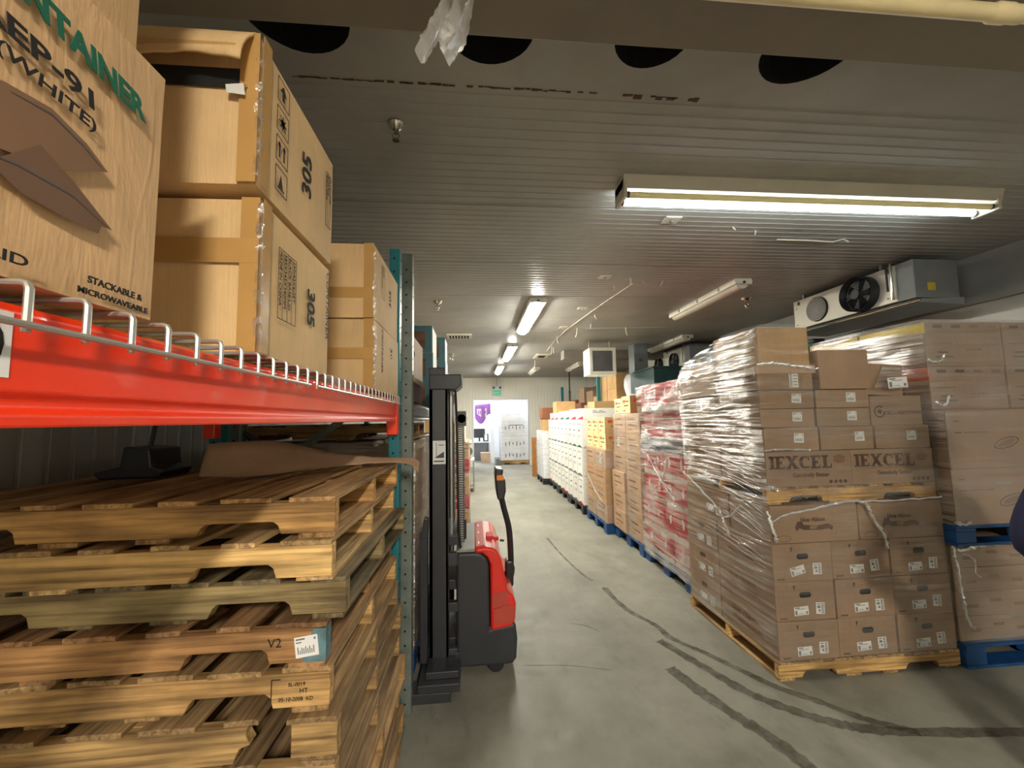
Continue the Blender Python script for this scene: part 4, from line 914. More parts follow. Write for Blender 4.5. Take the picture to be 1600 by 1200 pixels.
rope(w5, [(FX0-.02, FY0-.01, .9), (FX0+.02, FY0-.02, .885), (FX0+.06, FY0-.02, .9)], .011)
rope(w5, [(FX0+.0, FY0+.05, 1.66), (FX0+.05, FY0+.04, 1.64), (FX0+.09, FY0+.04, 1.70)], .007)

# ================================================================= RIGHT SIDE: red carton load
RX0, RY0 = 1.915, 3.63
block_pallet(RX0, RX0+1.16, RY0, RY0+1.02, 0, 'blue pallet under the stacked red and white cartons', 'blue pallets')
zs = [.145, .393, .69, .968, 1.239]; gR = 'red cartons along the aisle'
def red(x0, x1, y0, y1, z0, z1, label, mat='card_red', logo=True, wy=True):
    o = carton(x0, x1, y0, y1, z0, z1, mat, label, gR, tintv=.05)
    if logo:
        w, d, h = o['_w'], o['_d'], o['_h']; m = MB()
        n = max(1, int(d/.24))
        for q in range(n):
            cx = d*(q+.5)/n; ph = random.random()*6
            m.prism([(cx+.022*math.cos(a)*(1+.3*math.sin(3*a+ph)), h*.64+h*.17*math.sin(a)*(1+.25*math.cos(2*a+ph))) for a in [i*math.pi/9 for i in range(18)]], 'z', 0, .0006, 'paper')
            m.box(cx-.10, cx-.075, h*.5, h*.8, 0, .0006, 'card_red')
        on_face(m.mesh('printed_logo'), 'printed_logo', o, '-X', 0, 0)
        m = MB(); m.box(w*.35, w*.65, h*.35, h*.5, 0, .0006, 'card_far'); on_face(m.mesh('printed_mark'), 'printed_mark', o, '-Y', 0, 0)
    return o
for r in range(4):
    n = 3 if r == 0 else 2
    for c in range(n):
        for q in range(2):
            dd = 1.0/n; red(RX0+.01+.015*(r > 1)+q*.57, RX0+.575+.015*(r > 1)+q*.57, RY0+.01+c*dd, RY0+.01+(c+1)*dd, zs[r], zs[r+1], 'red and white carton, %s row of red stack, %s, %s' % (ordn[r], ('nearest end', 'middle', 'far end')[c if c < n-1 else 2], ('aisle side', 'inner side')[q]))
for q in range(2):
    for c in range(2): carton(RX0-.005+q*.57, RX0+.565+q*.57, RY0-.01+c*.5, RY0+.49+c*.5, 1.24, 1.366, 'blue_plastic', 'flat dark blue crate within the red stack, %s, %s' % (('nearest end', 'far end')[c], ('aisle side', 'inner side')[q]), 'dark blue crates', name='plastic_crate', cat='crate')
for r, (a, b_) in enumerate(((1.367, 1.476), (1.478, 1.568), (1.57, 1.655))):
    for c in range(2):
        red(RX0+.03, RX0+.6, RY0+.01+c*.48, RY0+.48+c*.48, a, b_, 'thin red carton, %s layer above the blue crates, %s' % (('lowest', 'middle', 'upper')[r], ('nearest end', 'far end')[c]), logo=(r == 1))
        red(RX0+.62, RX0+1.14, RY0+.01+c*.48, RY0+.48+c*.48, a, b_, 'thin red carton, inner side, %s layer above blue crates, %s' % (('lowest', 'middle', 'upper')[r], ('nearest end', 'far end')[c]), logo=False)
for c in range(2):
    for q in range(2): red(RX0-.01+q*.575, RX0+.56+q*.575, RY0-.04+c*.49, RY0+.45+c*.49, 1.657, 1.945, 'large red carton on top of red stack, %s, %s' % (('nearest end', 'far end')[c], ('aisle side', 'inner side')[q]))
wr = wrap(RX0-.018, RX0+1.17, RY0-.015, RY0+1.005, [(.10, 0, 0), (1.3, .006, 0), (1.5, .03, .01), (1.66, .0, -.03), (1.945, -.008, -.036)], {'*': 'film_clear', '-X': 'film_veil'}, 'torn glossy film wrapped around the red carton stack', seed=21, amp=.012)
rope(wr, [(RX0-.03, RY0+.3, 1.2), (RX0-.035, RY0+.4, 1.0), (RX0-.03, RY0+.55, .85)], .008); rope(wr, [(RX0-.03, RY0+.2, .8), (RX0-.035, RY0+.45, .95), (RX0-.03, RY0+.8, 1.2)], .006)
for k in range(12):
    a = random.uniform(-.7, .7); yc, zc = RY0+.45, .95; rope(wr, [(RX0-.03, yc, zc), (RX0-.033, yc+.3*math.sin(a*2), zc+.3*math.cos(a*3.4))], .002)

# ================================================================= RIGHT SIDE: tan cartons B
BX0, BY0 = 1.90, 4.66
block_pallet(BX0, BX0+1.16, BY0, BY0+.94, 0, 'blue pallet under the tan cartons beyond the red stack', 'blue pallets')
for r in range(6):
    for c in range(2):
        for q in range(2):
            x0 = BX0+.005+.012*(r > 3)+(.03 if (c == 1 and r in (0, 1, 2)) else 0)*-1+q*.57
            o = carton(x0, x0+.56, BY0+c*.46, BY0+(c+1)*.46, .144+r*.25, .144+(r+1)*.25, 'card_far', 'tan carton beyond the red stack, %s row, %s, %s' % (ordn[r], ('nearest end', 'far end')[c], ('aisle side', 'inner side')[q]), 'tan cartons beyond the red stack')
            o.color = (1.0, .92, .88, 1)
            if q == 0: m = MB(); m.box(.08, .3, .17, .19, 0, .0005, 'ink_soft'); m.box(.1, .36, .10, .115, 0, .0005, 'ink_soft'); m.box(.1, .2, .05, .06, 0, .0005, 'ink_soft'); on_face(m.mesh('printed_mark'), 'printed_mark', o, '-X', 0, 0)
            if q == 0 and (r, c) == (4, 1): on_face(ship_label(.09, .12, 'tall'), 'shipping_label', o, '-X', .15, .07, 0, .003)
w6 = wrap(BX0-.01, BX0+1.16, BY0-.005, BY0+.94, [(.14, 0, 0), (1.64, .01, 0)], {'*': 'film_clear', '-X': 'film_mid'}, 'loose clear film around tan cartons beyond the red stack', seed=31, amp=.008, nu=30, nz=40)
def yellow(x0, x1, y0, y1, z0, z1, label):
    o = carton(x0, x1, y0, y1, z0, z1, 'card_yellow', label, 'yellow printed cartons'); d, h, w = o['_d'], o['_h'], o['_w']
    m = MB(); m.box(d*.15, d*.5, h*.62, h*.78, 0, .0006, 'ink_orange'); m.box(d*.55, d*.85, h*.66, h*.72, 0, .0006, 'ink_brown'); m.box(d*.3, d*.8, h*.42, h*.48, 0, .0006, 'ink_brown'); m.box(d*.2, d*.45, h*.12, h*.2, 0, .0006, 'ink_orange'); on_face(m.mesh('printed_mark'), 'printed_mark', o, '-X', 0, 0)
    m = MB(); m.box(0, w, 0, h, 0, .0008, 'card_orange'); m.box(w*.1, w*.5, h*.65, h*.82, .0008, .0014, 'ink_orange'); m.box(w*.2, w*.9, h*.4, h*.46, .0008, .0014, 'ink_brown'); m.box(w*.3, w*.8, h*.1, h*.16, .0008, .0014, 'ink_dkgreen'); on_face(m.mesh('end_panel'), 'end_panel', o, '-Y', 0, 0); return o
for k, (y0, y1) in enumerate(((4.96, 5.26), (5.27, 5.56))): yellow(1.93, 2.4, y0, y1, 1.648, 1.87-.02*k, 'yellow printed carton on top of the tan cartons, %s one' % ('nearer', 'farther')[k])
# ---------------- stack C
CX0, CY0 = 1.79, 5.64
block_pallet(CX0, CX0+1.16, CY0, CY0+1.0, 0, 'blue pallet under the short taped carton stack', 'blue pallets')
for r in range(4):
    for c in range(2):
        for q in range(2):
            o = carton(CX0+.01+q*.57, CX0+.57+q*.57, CY0+c*.49, CY0+(c+1)*.49, .144+r*.25, .144+(r+1)*.25, 'card_orange' if r in (1, 2) else 'card_far', 'carton in the short stack before the white cartons, %s row, %s, %s' % (ordn[r], ('nearest end', 'far end')[c], ('aisle side', 'inner side')[q]), 'cartons of the short stack')
            o.color = (1.0, .93, .88, 1)
            if q == 0: m = MB(); m.box(.08, .36, .17, .19, 0, .0005, 'ink_orange' if r in (1, 2) else 'ink_soft'); m.box(.1, .36, .10, .115, 0, .0005, 'ink_soft'); on_face(m.mesh('printed_mark'), 'printed_mark', o, '-X', 0, 0)
            if q == 0 and (r, c) == (3, 0): on_face(ship_label(.10, .16, 'tall'), 'shipping_label', o, '-X', .22, .05, -.1, .003)
w7 = wrap(CX0-.01, CX0+1.16, CY0-.01, CY0+1.0, [(.14, 0, 0), (1.15, 0, 0)], {'*': 'film_clear', '-X': 'film_mid'}, 'wrinkled film around the short carton stack', seed=33, amp=.008, nu=30, nz=40)
rope(w7, [(CX0-.02, CY0+.95, .8), (CX0-.02, CY0+.5, .55), (CX0-.02, CY0+.1, .42)], .01)
for r in range(2):
    for c in range(3): yellow(CX0+.03, CX0+.5, CY0+.02+c*.31, CY0+.325+c*.31, 1.146+r*.23, 1.146+(r+1)*.23, 'yellow printed carton on the short stack, %s row, %s' % (('lower', 'upper')[r], ('nearest', 'middle', 'farthest')[c]))
# ---------------- white cartons D
DX, DY = 1.775, 6.82
def white_prints(o, big=True):
    w, d, h = o['_w'], o['_d'], o['_h']; m = MB()
    for q in range(2): m.box(d*.2+q*d*.34, d*.2+q*d*.34+d*.2, h*.82, h*.86, 0, .0006, 'ink_label')
    m.box(d*.3, d*.7, h*.58, h*.63, 0, .0006, 'ink_label'); m.box(d*.2, d*.8, h*.41, h*.425, 0, .0006, 'ink_label'); m.box(d*.2, d*.7, h*.36, h*.375, 0, .0006, 'ink_label'); m.box(0, .006, 0, h, 0, .0005, 'ink_label')
    m.prism([(0, 0), (d, 0), (d, h*.02+(.05 if h < .3 else 0)), (d*.6, h*.09+(.02 if h < .3 else 0)), (d*.3, h*.07), (0, h*.015)], 'z', 0, .0006, random.choice(['ink_red', 'ink_dkgreen']) if h < .3 else random.choice(['ink_label', 'ink_label', 'ink_red', 'ink_dkgreen'])); on_face(m.mesh('printed_mark'), 'printed_mark', o, '-X', 0, 0)
    m = MB(); m.box(0, w, 0, h, 0, .0006, 'paper'); m.box(w*.3, w*.42, h*.75, h*.8, .0006, .001, 'ink_grey'); m.box(w*.5, w*.62, h*.75, h*.8, .0006, .001, 'ink_grey'); m.box(w*.3, w*.7, h*.6, h*.66, .0006, .001, 'ink_grey'); m.prism([(0, 0), (w, 0), (w*.7, h*.06), (w*.3, h*.05)], 'z', .0006, .001, 'ink_dkgreen'); on_face(m.mesh('end_panel'), 'end_panel', o, '-Y', 0, 0)
for p in range(3):
    y0 = DY+p*1.05
    block_pallet(DX, DX+1.16, y0, y0+1.02, 0, 'black pallet under the white cartons, %s of three' % ('nearest', 'middle', 'farthest')[p], 'black pallets', mat='black_plastic')
    for r in range(3):
        hh = .475; z0 = .144+r*hh+.004
        for c in range(3):
            for q in range(2):
                o = carton(DX+.01+q*.57, DX+.57+q*.57, y0+c*.338, y0+.334+c*.338, z0, z0+hh, 'card_white', 'tall white carton, %s pallet, %s row, %s, %s' % (('nearest', 'middle', 'farthest')[p], ('bottom', 'middle', 'top')[r], ('near', 'centre', 'far')[c], ('aisle side', 'inner side')[q]), 'tall white cartons', tintv=.03)
                if q == 0: white_prints(o)
    for c in range(2):
        o = carton(DX+.05, DX+.62, y0+.02+c*.5, y0+.5+c*.5, 1.575, 1.765-.02*p, 'card_white', 'low white carton lying on the %s white stack, %s end' % (('nearest', 'middle', 'farthest')[p], ('near', 'far')[c]), 'low white cartons on top', tintv=.03); white_prints(o)
o = carton(DX+.64, DX+1.2, DY+.02, DY+.5, 1.575, 1.765, 'card_white', 'low white carton with green base, inner side of white stack top', 'low white cartons on top'); white_prints(o)
# brown boxes on the far white stack
for k, (x0, y0, z0, w, d, h) in enumerate(((DX+.64, DY+1.3, 1.575, .5, .5, .36), (DX+.1, DY+2.5, 1.73, .45, .45, .26), (DX-.1, DY+3.25, 1.30, .4, .45, .3), (DX-.12, DY+3.22, 1.6, .42, .42, .27))):
    carton(x0, x0+w, y0, y0+d, z0, z0+h, 'card_orange' if k < 3 else 'card_rust', ('orange-brown carton behind low white cartons on the stack', 'yellow-brown carton on the farthest white stack', 'lower brown carton on the wrapped white stack by the end wall', 'dark brown carton atop the wrapped stack by the end wall')[k], 'brown cartons on the far stacks')
# wrapped white stack E
EX, EY = 1.64, 10.02
block_pallet(EX, EX+1.1, EY, EY+.98, 0, 'dark pallet under the wrapped white stack near the doorway', 'black pallets', mat='black_plastic')
for r in range(4):
    for c in range(2): carton(EX+.01, EX+1.05, EY+c*.48, EY+(c+1)*.48, .144+r*.288, .144+(r+1)*.288, 'white_goods', 'white wrapped carton near the doorway, %s row, %s' % (ordn[r], ('near end', 'far end')[c]), 'white cartons near the doorway')
wrap(EX-.01, EX+1.06, EY-.01, EY+.97, [(.14, 0, 0), (1.30, .0, 0)], {'*': 'film_mid'}, 'grey crinkled film around the white stack near the doorway', seed=41, nu=24, nz=40, amp=.012)
o = MB(); o.box(-.28, .28, -.02, .02, 0, 1.08, 'board_brown'); o = o.obj('wooden_board', bev=.004, loc=(1.86, 11.5, 0)); o.rotation_euler.x = .0; tag(o, 'upright brown board standing beyond the wrapped white stack', 'board')

# ================================================================= RIGHT SIDE: second row
r3 = empty('pallet_rack', (0, 0, 0)); tag(r3, 'back-row pallet rack with slim teal posts, behind the white cartons', 'rack')
for (x, y) in ((3.2, 8.2), (2.86, 9.25), (2.86, 13.2), (3.7, 8.2), (3.96, 9.25), (3.96, 13.2)):
    b = MB(); b.box(x-.04, x+.04, y-.04, y+.04, 0, 2.62 if y > 9 else 1.5, 'teal_paint'); b.obj('post', r3, .006)
for x in (2.86, 3.96):
    b = MB(); b.box(x-.025, x+.025, 8.19, 13.16, 1.40, 1.5, 'beam_red'); b.obj('beam', r3)
b = MB(); b.box(2.89, 3.93, 8.1, 13.2, 1.5, 1.515, 'card_far'); b.obj('shelf_board', r3)
gB = 'brown cartons on the back-row rack'
for c in range(2):
    for r in range(3):
        for q in range(2):
            carton(2.93+q*.46, 3.38+q*.46, 8.25+c*.62, 8.85+c*.62, 1.517+r*.34, 1.517+(r+1)*.34, 'card_orange', 'tan carton on back rack near the grey column, %s row, %s, %s' % (('bottom', 'middle', 'top')[r], ('near', 'far')[c], ('left', 'right')[q]), gB)
for k, (x0, y0, z0, w, d, h, mt) in enumerate(((2.93, 9.5, 1.517, .47, .55, .3, 'card_orange'), (2.95, 9.5, 1.82, .45, .5, .3, 'card_orange'), (2.93, 10.2, 1.517, .5, .6, .42, 'card_far'), (3.0, 10.2, 1.94, .8, .6, .36, 'card_brown'),
                                               (2.9, 11.0, 1.517, .55, .6, .5, 'card_rust'), (3.0, 11.05, 2.02, .8, .6, .42, 'card_brown'), (2.93, 11.8, 1.517, .6, .6, .62, 'card_rust'), (2.95, 12.5, 1.517, .55, .55, .3, 'card_brown'), (3.45, 12.3, 1.517, .4, .55, .9, 'card_far'))):
    carton(x0, x0+w, y0, y0+d, z0, z0+h, mt, ('small tan carton just beyond the teal post', 'tan carton stacked just beyond the teal post', 'pale carton at the foot of the middle back-rack pile', 'wide brown carton on the middle back-rack pile', 'reddish brown carton low on the far back-rack pile', 'wide dark carton on the far back-rack pile', 'tall reddish carton by the black pipe', 'low brown carton at the end of the back rack', 'tall pale carton at the back of the rack end')[k], gB)
b = MB(); pts = [(3.2+.22*math.cos(a), 10.0, 2.1+.12*math.sin(a)) for a in [i*.5 for i in range(13)]]
b = MB(); b.tube([(3.22, 9.9, 1.94), (3.22, 9.95, 2.02), (3.25, 10.0, 2.06)], [.16, .13, .03], 'white_goods', 14); o = b.obj('film_bundle', smooth=True)
bpy.data.objects.remove(o)
b = MB(); b.tube([(2.8, 11.9, 1.52), (2.8, 11.9, 2.35)], .03, 'black_plastic', 10); b.tube([(2.8, 11.9, 2.35), (2.8, 11.9, 2.42), (2.8, 11.9, 3.04)], [.045, .022, .022], 'black_plastic', 10); b.tube([(2.8, 11.9, 0), (2.8, 11.9, 1.7)], .045, 'black_plastic', 10); o = b.obj('drain_pipe', smooth=True); tag(o, 'thin black vertical pipe in front of the end wall, right side', 'pipe')
b = MB(); x, y = 3.30, 7.95
b.box(x-.14, x-.13+.02, y-.15, y+.15, 0, H, 'column_grey'); b.box(x-.13, x+.13, y-.02, y+.02, 0, H, 'column_grey'); b.box(x+.12, x+.14, y-.15, y+.15, 0, H, 'column_grey'); b.box(x-.12, x+.12, y-.155, y-.135, 0, H, 'column_grey')
o = b.obj('steel_column', bev=.004); tag(o, 'grey steel column reaching the ceiling behind the red cartons', 'column')
b = MB(); b.cyl((x-.02, y-.155, 2.72), (x-.02, y-.19, 2.72), .03, 'chrome', 14); b.obj('bolt', o)
# load behind the red stack with a dark teal crate on it
block_pallet(2.90, 4.0, 6.3, 7.3, 0, 'blue pallet in the back row behind red cartons', 'blue pallets')
for r in range(4):
    for c in range(2): carton(2.91+c*.54, 3.44+c*.54, 6.32, 7.28, .144+r*.47, .144+(r+1)*.47, 'card_far', 'pale carton of the back-row load behind red cartons, %s row, %s' % (ordn[r], ('left', 'right')[c]), 'back-row pale cartons')
t = empty('storage_crate', (3.45, 6.85, 2.03)); tag(t, 'dark teal open crate wrapped in film, behind the red cartons', 'crate')
b = MB(); b.box(-.56, .56, -.5, -.48, 0, .38, 'bin_teal'); b.box(-.56, .56, .48, .5, 0, .38, 'bin_teal'); b.box(-.56, -.54, -.48, .48, 0, .38, 'bin_teal'); b.box(.54, .56, -.48, .48, 0, .38, 'bin_teal'); b.box(-.54, .54, -.48, .48, 0, .02, 'bin_teal'); b.obj('body', t)
b = MB(); b.box(-.58, .58, -.52, -.46, .36, .385, 'bin_teal'); b.box(-.58, .58, .46, .52, .36, .385, 'bin_teal'); b.box(-.58, -.52, -.46, .46, .36, .385, 'bin_teal'); b.box(.52, .58, -.46, .46, .36, .385, 'bin_teal'); b.obj('rim', t)
rope(t, [(-.2, -.51, .08), (0, -.51, .17), (.2, -.51, .2), (.45, -.51, .12)], .018, 'card_far', 'hose')
o = MB(); vs = []; fs = []
o.tube([(3.0, 7.58, 0), (3.0, 7.58, 2.0), (3.0, 7.58, 2.1), (3.0, 7.58, 2.2), (3.0, 7.58, 2.32), (3.0, 7.58, 2.40), (3.0, 7.58, 2.44)], [.10, .10, .13, .15, .14, .10, .03], 'white_goods', 16); o = o.obj('film_roll', smooth=True); tag(o, 'bulging white wrapped roll beside the grey column', 'roll')
# evaporators on the right wall
def evaporator(x0, x1, y0, y1, z0, z1, label, fans, big=0):
    t = empty('evaporator_unit', (x0, y0, z0)); tag(t, label, 'cooling unit'); X, Y_, Z = x1-x0, y1-y0, z1-z0
    b = MB(); b.box(.0, X, .16, Y_, .03, Z, 'evap_white'); b.obj('casing', t, .006)
    b = MB(); b.box(-.004, X, 0, .158, 0.02, Z, 'evap_grey'); b.obj('end_cover', t, .006)
    b = MB(); b.prism([(-.03, -.035), (X, -.05), (X, .02), (-.03, .0), (-.035, -.01)], 'y', -.03, Y_+.02, 'evap_grey'); b.obj('drip_tray', t, .004)
    b = MB(); b.tube([(-.035, -.06, -.02), (-.035, Y_+.05, -.02)], .012, 'chrome', 10); b.obj('tray_edge', t, smooth=True)
    for (fy, fz, r, dp) in fans:
        b = MB(); n = 32; b.tube([(0, fy, fz), (-dp, fy, fz)], [r*1.03, r], 'black_plastic', n, False); b.tube([(-dp, fy, fz), (-dp*.6-.002, fy, fz)], [r, r*.9], 'black_plastic', n, False)
        f = b.obj('fan_ring', t, smooth=True)
        b = MB(); b.cyl((-.003, fy, fz), (-.006, fy, fz), r*.97, 'dark_hole', n); b.obj('fan_opening', f)
        b = MB(); b.cyl((-dp*.5, fy, fz), (-dp*.9-.004, fy, fz), r*.28, 'black_plastic', 16)
        if dp < .05:
            for k in range(-7, 8):
                zz = k*r/8; hw = math.sqrt(r*r-zz*zz)*.96; b.box(-dp-.003, -dp+.001, fy-hw, fy+hw, fz+zz-.003, fz+zz+.003, 'wire')
        else:
            for k in range(3, 9): b.tube([(-dp-.004, fy+r*k/9*math.cos(a*math.pi/12), fz+r*k/9*math.sin(a*math.pi/12)) for a in range(25)], .003, 'black_plastic', 4, False)
            for k in range(5):
                a = k*2*math.pi/5; b.add([(-dp*.4, fy+r*.2*math.cos(a), fz+r*.2*math.sin(a)), (-dp*.5, fy+r*.85*math.cos(a-.3), fz+r*.85*math.sin(a-.3)), (-dp*.2, fy+r*.85*math.cos(a+.3), fz+r*.85*math.sin(a+.3))], [(0, 1, 2)], 'evap_grey')
        b.obj('fan_grille', f)
    b = MB()
    for yy in (.2, Y_*.45, Y_-.1):
        b.box(-.004, 0, yy, yy+.03, Z-.06, Z-.02, 'dark_metal')
        for zz in (.08, Z-.1): b.cyl((-.001, yy+.05, zz), (-.005, yy+.05, zz), .007, 'dark_metal', 8)
    b.obj('screws', t)
    b = MB(); b.box(-.008, .001, .04, .12, .1, .17, 'sticker_yellow') if False else b.box(.12, .2, -.002, .0005, .09, .16, 'sticker_yellow'); b.obj('warning_sticker', t)
    b = MB(); b.tube([(-.03, .18, Z+.02), (-.03, .18, .12), (-.02, .19, .05)], .014, 'chrome', 10); b.tube([(-.03, .22, Z+.02), (-.03, .22, .14)], .009, 'dark_metal', 8); b.obj('pipe', t, smooth=True)
    for yy in (.3, Y_-.15):
        b = MB(); b.box(.02, .05, yy, yy+.03, Z, H-z0, 'steel'); b.obj('hanger', t)
    return t
evaporator(3.98, 4.42, 3.27, 4.68, 2.61, 2.99, 'white ceiling evaporator with two black fans above the right pallets', [(.50, .20, .175, .10), (1.06, .2, .14, .02)])
evaporator(4.10, 4.5, 7.4, 9.4, 2.50, 2.98, 'farther pale evaporator partly hidden behind unlit tube light', [(.6, .22, .17, .05), (1.3, .22, .17, .05)])
# teal goods seen under the evaporator
t = empty('sheet_bundle', (3.75, 4.9, 0)); tag(t, 'shiny teal plastic-wrapped goods under the near evaporator', 'wrapped goods')
b = MB(); b.box(-.30, .45, -.35, .5, 0, 2.35, 'card_far'); b.obj('load', t)
b = MB(); rr = []
for k in range(5): b.tube([(-.2+.12*k, -.36, 1.9), (-.2+.12*k, -.38, 2.2), (-.19+.12*k, -.36, 2.46)], [.055, .06, .05], 'teal_sheet', 12)
b.obj('teal_rolls', t, smooth=True)
b = MB(); b.box(.28, .44, -.42, -.3, 1.9, 2.5, 'black_plastic'); b.obj('black_cover', t, .02)
# hanging fan box with frosted edges
t = empty('fan_box', (2.36, 7.3, 2.39)); tag(t, 'square grille fan box with frosted sides hanging from the ceiling', 'fan')
b = MB(); b.box(-.25, .25, .02, .45, 0, .5, 'frost'); b.obj('body', t, .015)
b = MB(); b.box(-.25, .25, 0, .03, 0, .06, 'evap_white'); b.box(-.25, .25, 0, .03, .44, .5, 'evap_white'); b.box(-.25, -.19, 0, .03, .06, .44, 'evap_white'); b.box(.19, .25, 0, .03, .06, .44, 'evap_white'); b.obj('front_frame', t, .006)
b = MB(); b.box(-.19, .19, .018, .022, .06, .44, 'grille_dark')
for k in range(14): b.box(-.19, .19, .006, .016, .075+k*.026, .079+k*.026, 'steel')
for k in range(14): b.box(-.18+k*.027, -.177+k*.027, .005, .01, .06, .44, 'steel')
b.obj('grille', t)
b = MB()
for sx in (-.2, .2): b.tube([(sx, .2, .49), (sx, .2, H-2.39)], .008, 'steel', 6)
b.obj('hanger_rods', t)

# ================================================================= CEILING DETAILS
def sprinkler(x, y, label, s=1.0):
    t = empty('sprinkler_head', (x, y, H)); tag(t, label, 'sprinkler', 'ceiling sprinklers')
    b = MB(); b.tube([(0, 0, 0), (0, 0, -.012*s), (0, 0, -.03*s)], [.042*s, .038*s, .016*s], 'chrome', 18); b.obj('escutcheon', t, smooth=True)
    b = MB(); b.tube([(0, 0, -.02*s), (0, 0, -.05*s)], .010*s, 'chrome', 10)
    for q in (-1, 1): b.tube([(q*.008*s, 0, -.045*s), (q*.018*s, 0, -.062*s), (q*.004*s, 0, -.083*s)], .003*s, 'chrome', 6)
    b.obj('frame', t, smooth=True); b = MB(); b.cyl((0, 0, -.083*s), (0, 0, -.086*s), .017*s, 'chrome', 12); b.obj('deflector', t)
sprinkler(-.37, 1.93, 'sprinkler head nearest the camera, above the aisle left side', 1.0)
sprinkler(-.44, 4.95, 'sprinkler head over the second left-hand rack', 1.3)
sprinkler(3.37, 4.69, 'sprinkler head between unlit tube light and evaporator', 1.5)
sprinkler(-.50, 8.98, 'small distant sprinkler head left of the aisle lights', 1.8)
for (x, y, l) in ((1.46, 2.79, 'square ceiling plate just beyond the long batten'), (1.35, 4.01, 'second square ceiling plate past the long batten'), (1.43, 5.2, 'third square ceiling plate, right of nearest lit tube light'), (1.42, 6.33, 'fourth square ceiling plate, farther along the ceiling')):
    t = empty('anchor_plate', (x, y, H)); tag(t, l, 'ceiling plate', 'square anchor plates')
    b = MB(); b.box(-.06, .06, -.05, .05, -.012, 0, 'fixture_white'); b.obj('plate', t, .003); b = MB(); b.cyl((0, 0, -.01), (0, 0, -.028), .012, 'steel', 10); b.obj('bolt', t)
t = empty('ceiling_vent', (-.25, 6.99, H)); tag(t, 'slotted air vent in the ceiling over the left rack', 'vent')
b = MB(); b.box(-.21, .21, -.15, .15, -.03, 0, 'fixture_white'); b.obj('frame', t, .004); b = MB()
for k in range(7): b.box(-.17+k*.05, -.14+k*.05, -.12, .12, -.033, -.03, 'dark_hole')
b.obj('slots', t)
t = empty('ceiling_vent', (1.55, 9.3, H)); tag(t, 'small square ceiling diffuser far down the aisle', 'vent')
b = MB(); b.box(-.15, .15, -.3, .3, -.02, 0, 'fixture_white'); b.obj('frame', t, .004); b = MB(); b.box(-.08, .08, -.15, .15, -.024, -.02, 'dark_hole'); b.obj('opening', t)
t = empty('cable_conduit', (0, 0, 0)); tag(t, 'thin white conduit run along the ceiling right of the aisle', 'conduit')
b = MB(); b.tube([(1.72, 4.2, 3.043), (1.64, 4.9, 3.043), (1.56, 5.8, 3.043), (1.50, 6.6, 3.043), (1.5, 7.6, 3.043), (1.55, 8.6, 3.043)], .0045, 'fixture_white', 6); b.obj('conduit', t, smooth=True)
b = MB(); b.tube([(1.8, 6.4, 3.043), (2.4, 6.35, 3.043), (3.1, 6.3, 3.043)], .0035, 'fixture_white', 6); b.obj('side_conduit', t, smooth=True)
for k, (x, y, l) in enumerate(((1.64, 4.05, .07), (1.80, 4.12, .02), (2.02, 4.12, .05), (1.55, 4.3, .05), (1.70, 5.55, .06), (1.66, 6.4, .15), (1.8, 6.1, .07), (1.45, 7.0, .14), (1.55, 8.0, .18), (1.62, 8.2, .12), (2.45, 6.35, .13), (1.5, 10.0, .22), (2.22, 2.93, .03), (2.0, 2.88, .02))):
    o = MB(); sx = .03*math.sin(k*2.1)
    o.tube([(0, 0, 0), (sx*.2, 0, -l*.6), (sx, .01, -l)], .0045+.0004*y, 'fixture_white', 6); o = o.obj('cable_hook', loc=(x, y, H)); tag(o, 'small white hook or cable end sticking down from the ceiling', 'hook', 'white ceiling hooks')
b = MB(); b.tube([(2.5, 3.06, 3.04), (2.75, 3.06, 3.04), (3.02, 3.08, 3.04), (3.04, 3.0, 3.03), (3.04, 2.96, 2.99)], .006, 'fixture_white', 6); o = b.obj('conduit_elbow', smooth=True); tag(o, 'bent white conduit end on the ceiling past the batten', 'conduit')
t = empty('overhead_pipe', (0, 0, 0)); tag(t, 'cream plastic pipe running across the top right below the beam', 'pipe')
b = MB(); b.tube([(.2, .935, 2.72), (1.50, .935, 2.72)], .021, 'pipe_cream', 18); b.tube([(1.55, .935, 2.72), (3.5, .935, 2.72)], .019, 'pipe_cream', 18); b.tube([(.2, .935, 2.72), (-1.7, .935, 2.745)], .021, 'pipe_cream', 18); b.obj('pipe', t, smooth=True)
b = MB(); b.tube([(1.46, .935, 2.72), (1.47, .935, 2.72), (1.515, .935, 2.72), (1.52, .935, 2.72), (1.56, .935, 2.72), (1.57, .935, 2.72)], [.021, .0255, .0255, .023, .0225, .02], 'pipe_cream', 18); b.obj('coupling', t, smooth=True)
b = MB()
for xx in (-.8, .6, 2.2): b.tube([(xx, .935, 2.74), (xx, .935, 2.8)], .006, 'steel', 6)
b.obj('clip', t)
# plastic film scrap hanging from the beam
vs = []; fs = []; n = 14
prof = [(.0, -.015, .060), (.25, -.030, .055), (.5, -.050, .045), (.75, -.075, .030), (1, -.098, -.005)]
for i in range(31):
    t_ = i/30; a = min(3, int(t_*4)); f = t_*4-a; p, q = prof[a], prof[a+1]; xl = p[1]+(q[1]-p[1])*f; xr_ = p[2]+(q[2]-p[2])*f; z = 2.80-.262*t_
    for j in range(n+1):
        u = j/n; gap = .075*max(0, t_-.55)/.45*max(0, 1-abs(u-.55)/.2)
        vs.append((-.045+xl+(xr_-xl)*u+random.uniform(-.003, .003), 1.0+.022*math.sin(u*17+t_*5)+.006*random.random(), z+gap+random.uniform(-.004, .004)))
for i in range(30):
    for j in range(n): k = i*(n+1)+j; fs.append((k, k+1, k+n+2, k+n+1))
m = MB(); m.add(vs, fs, 'film_rope'); o = m.obj('film_scrap', smooth=True); tag(o, 'crumpled clear plastic scrap hanging from the ceiling beam', 'plastic scrap')

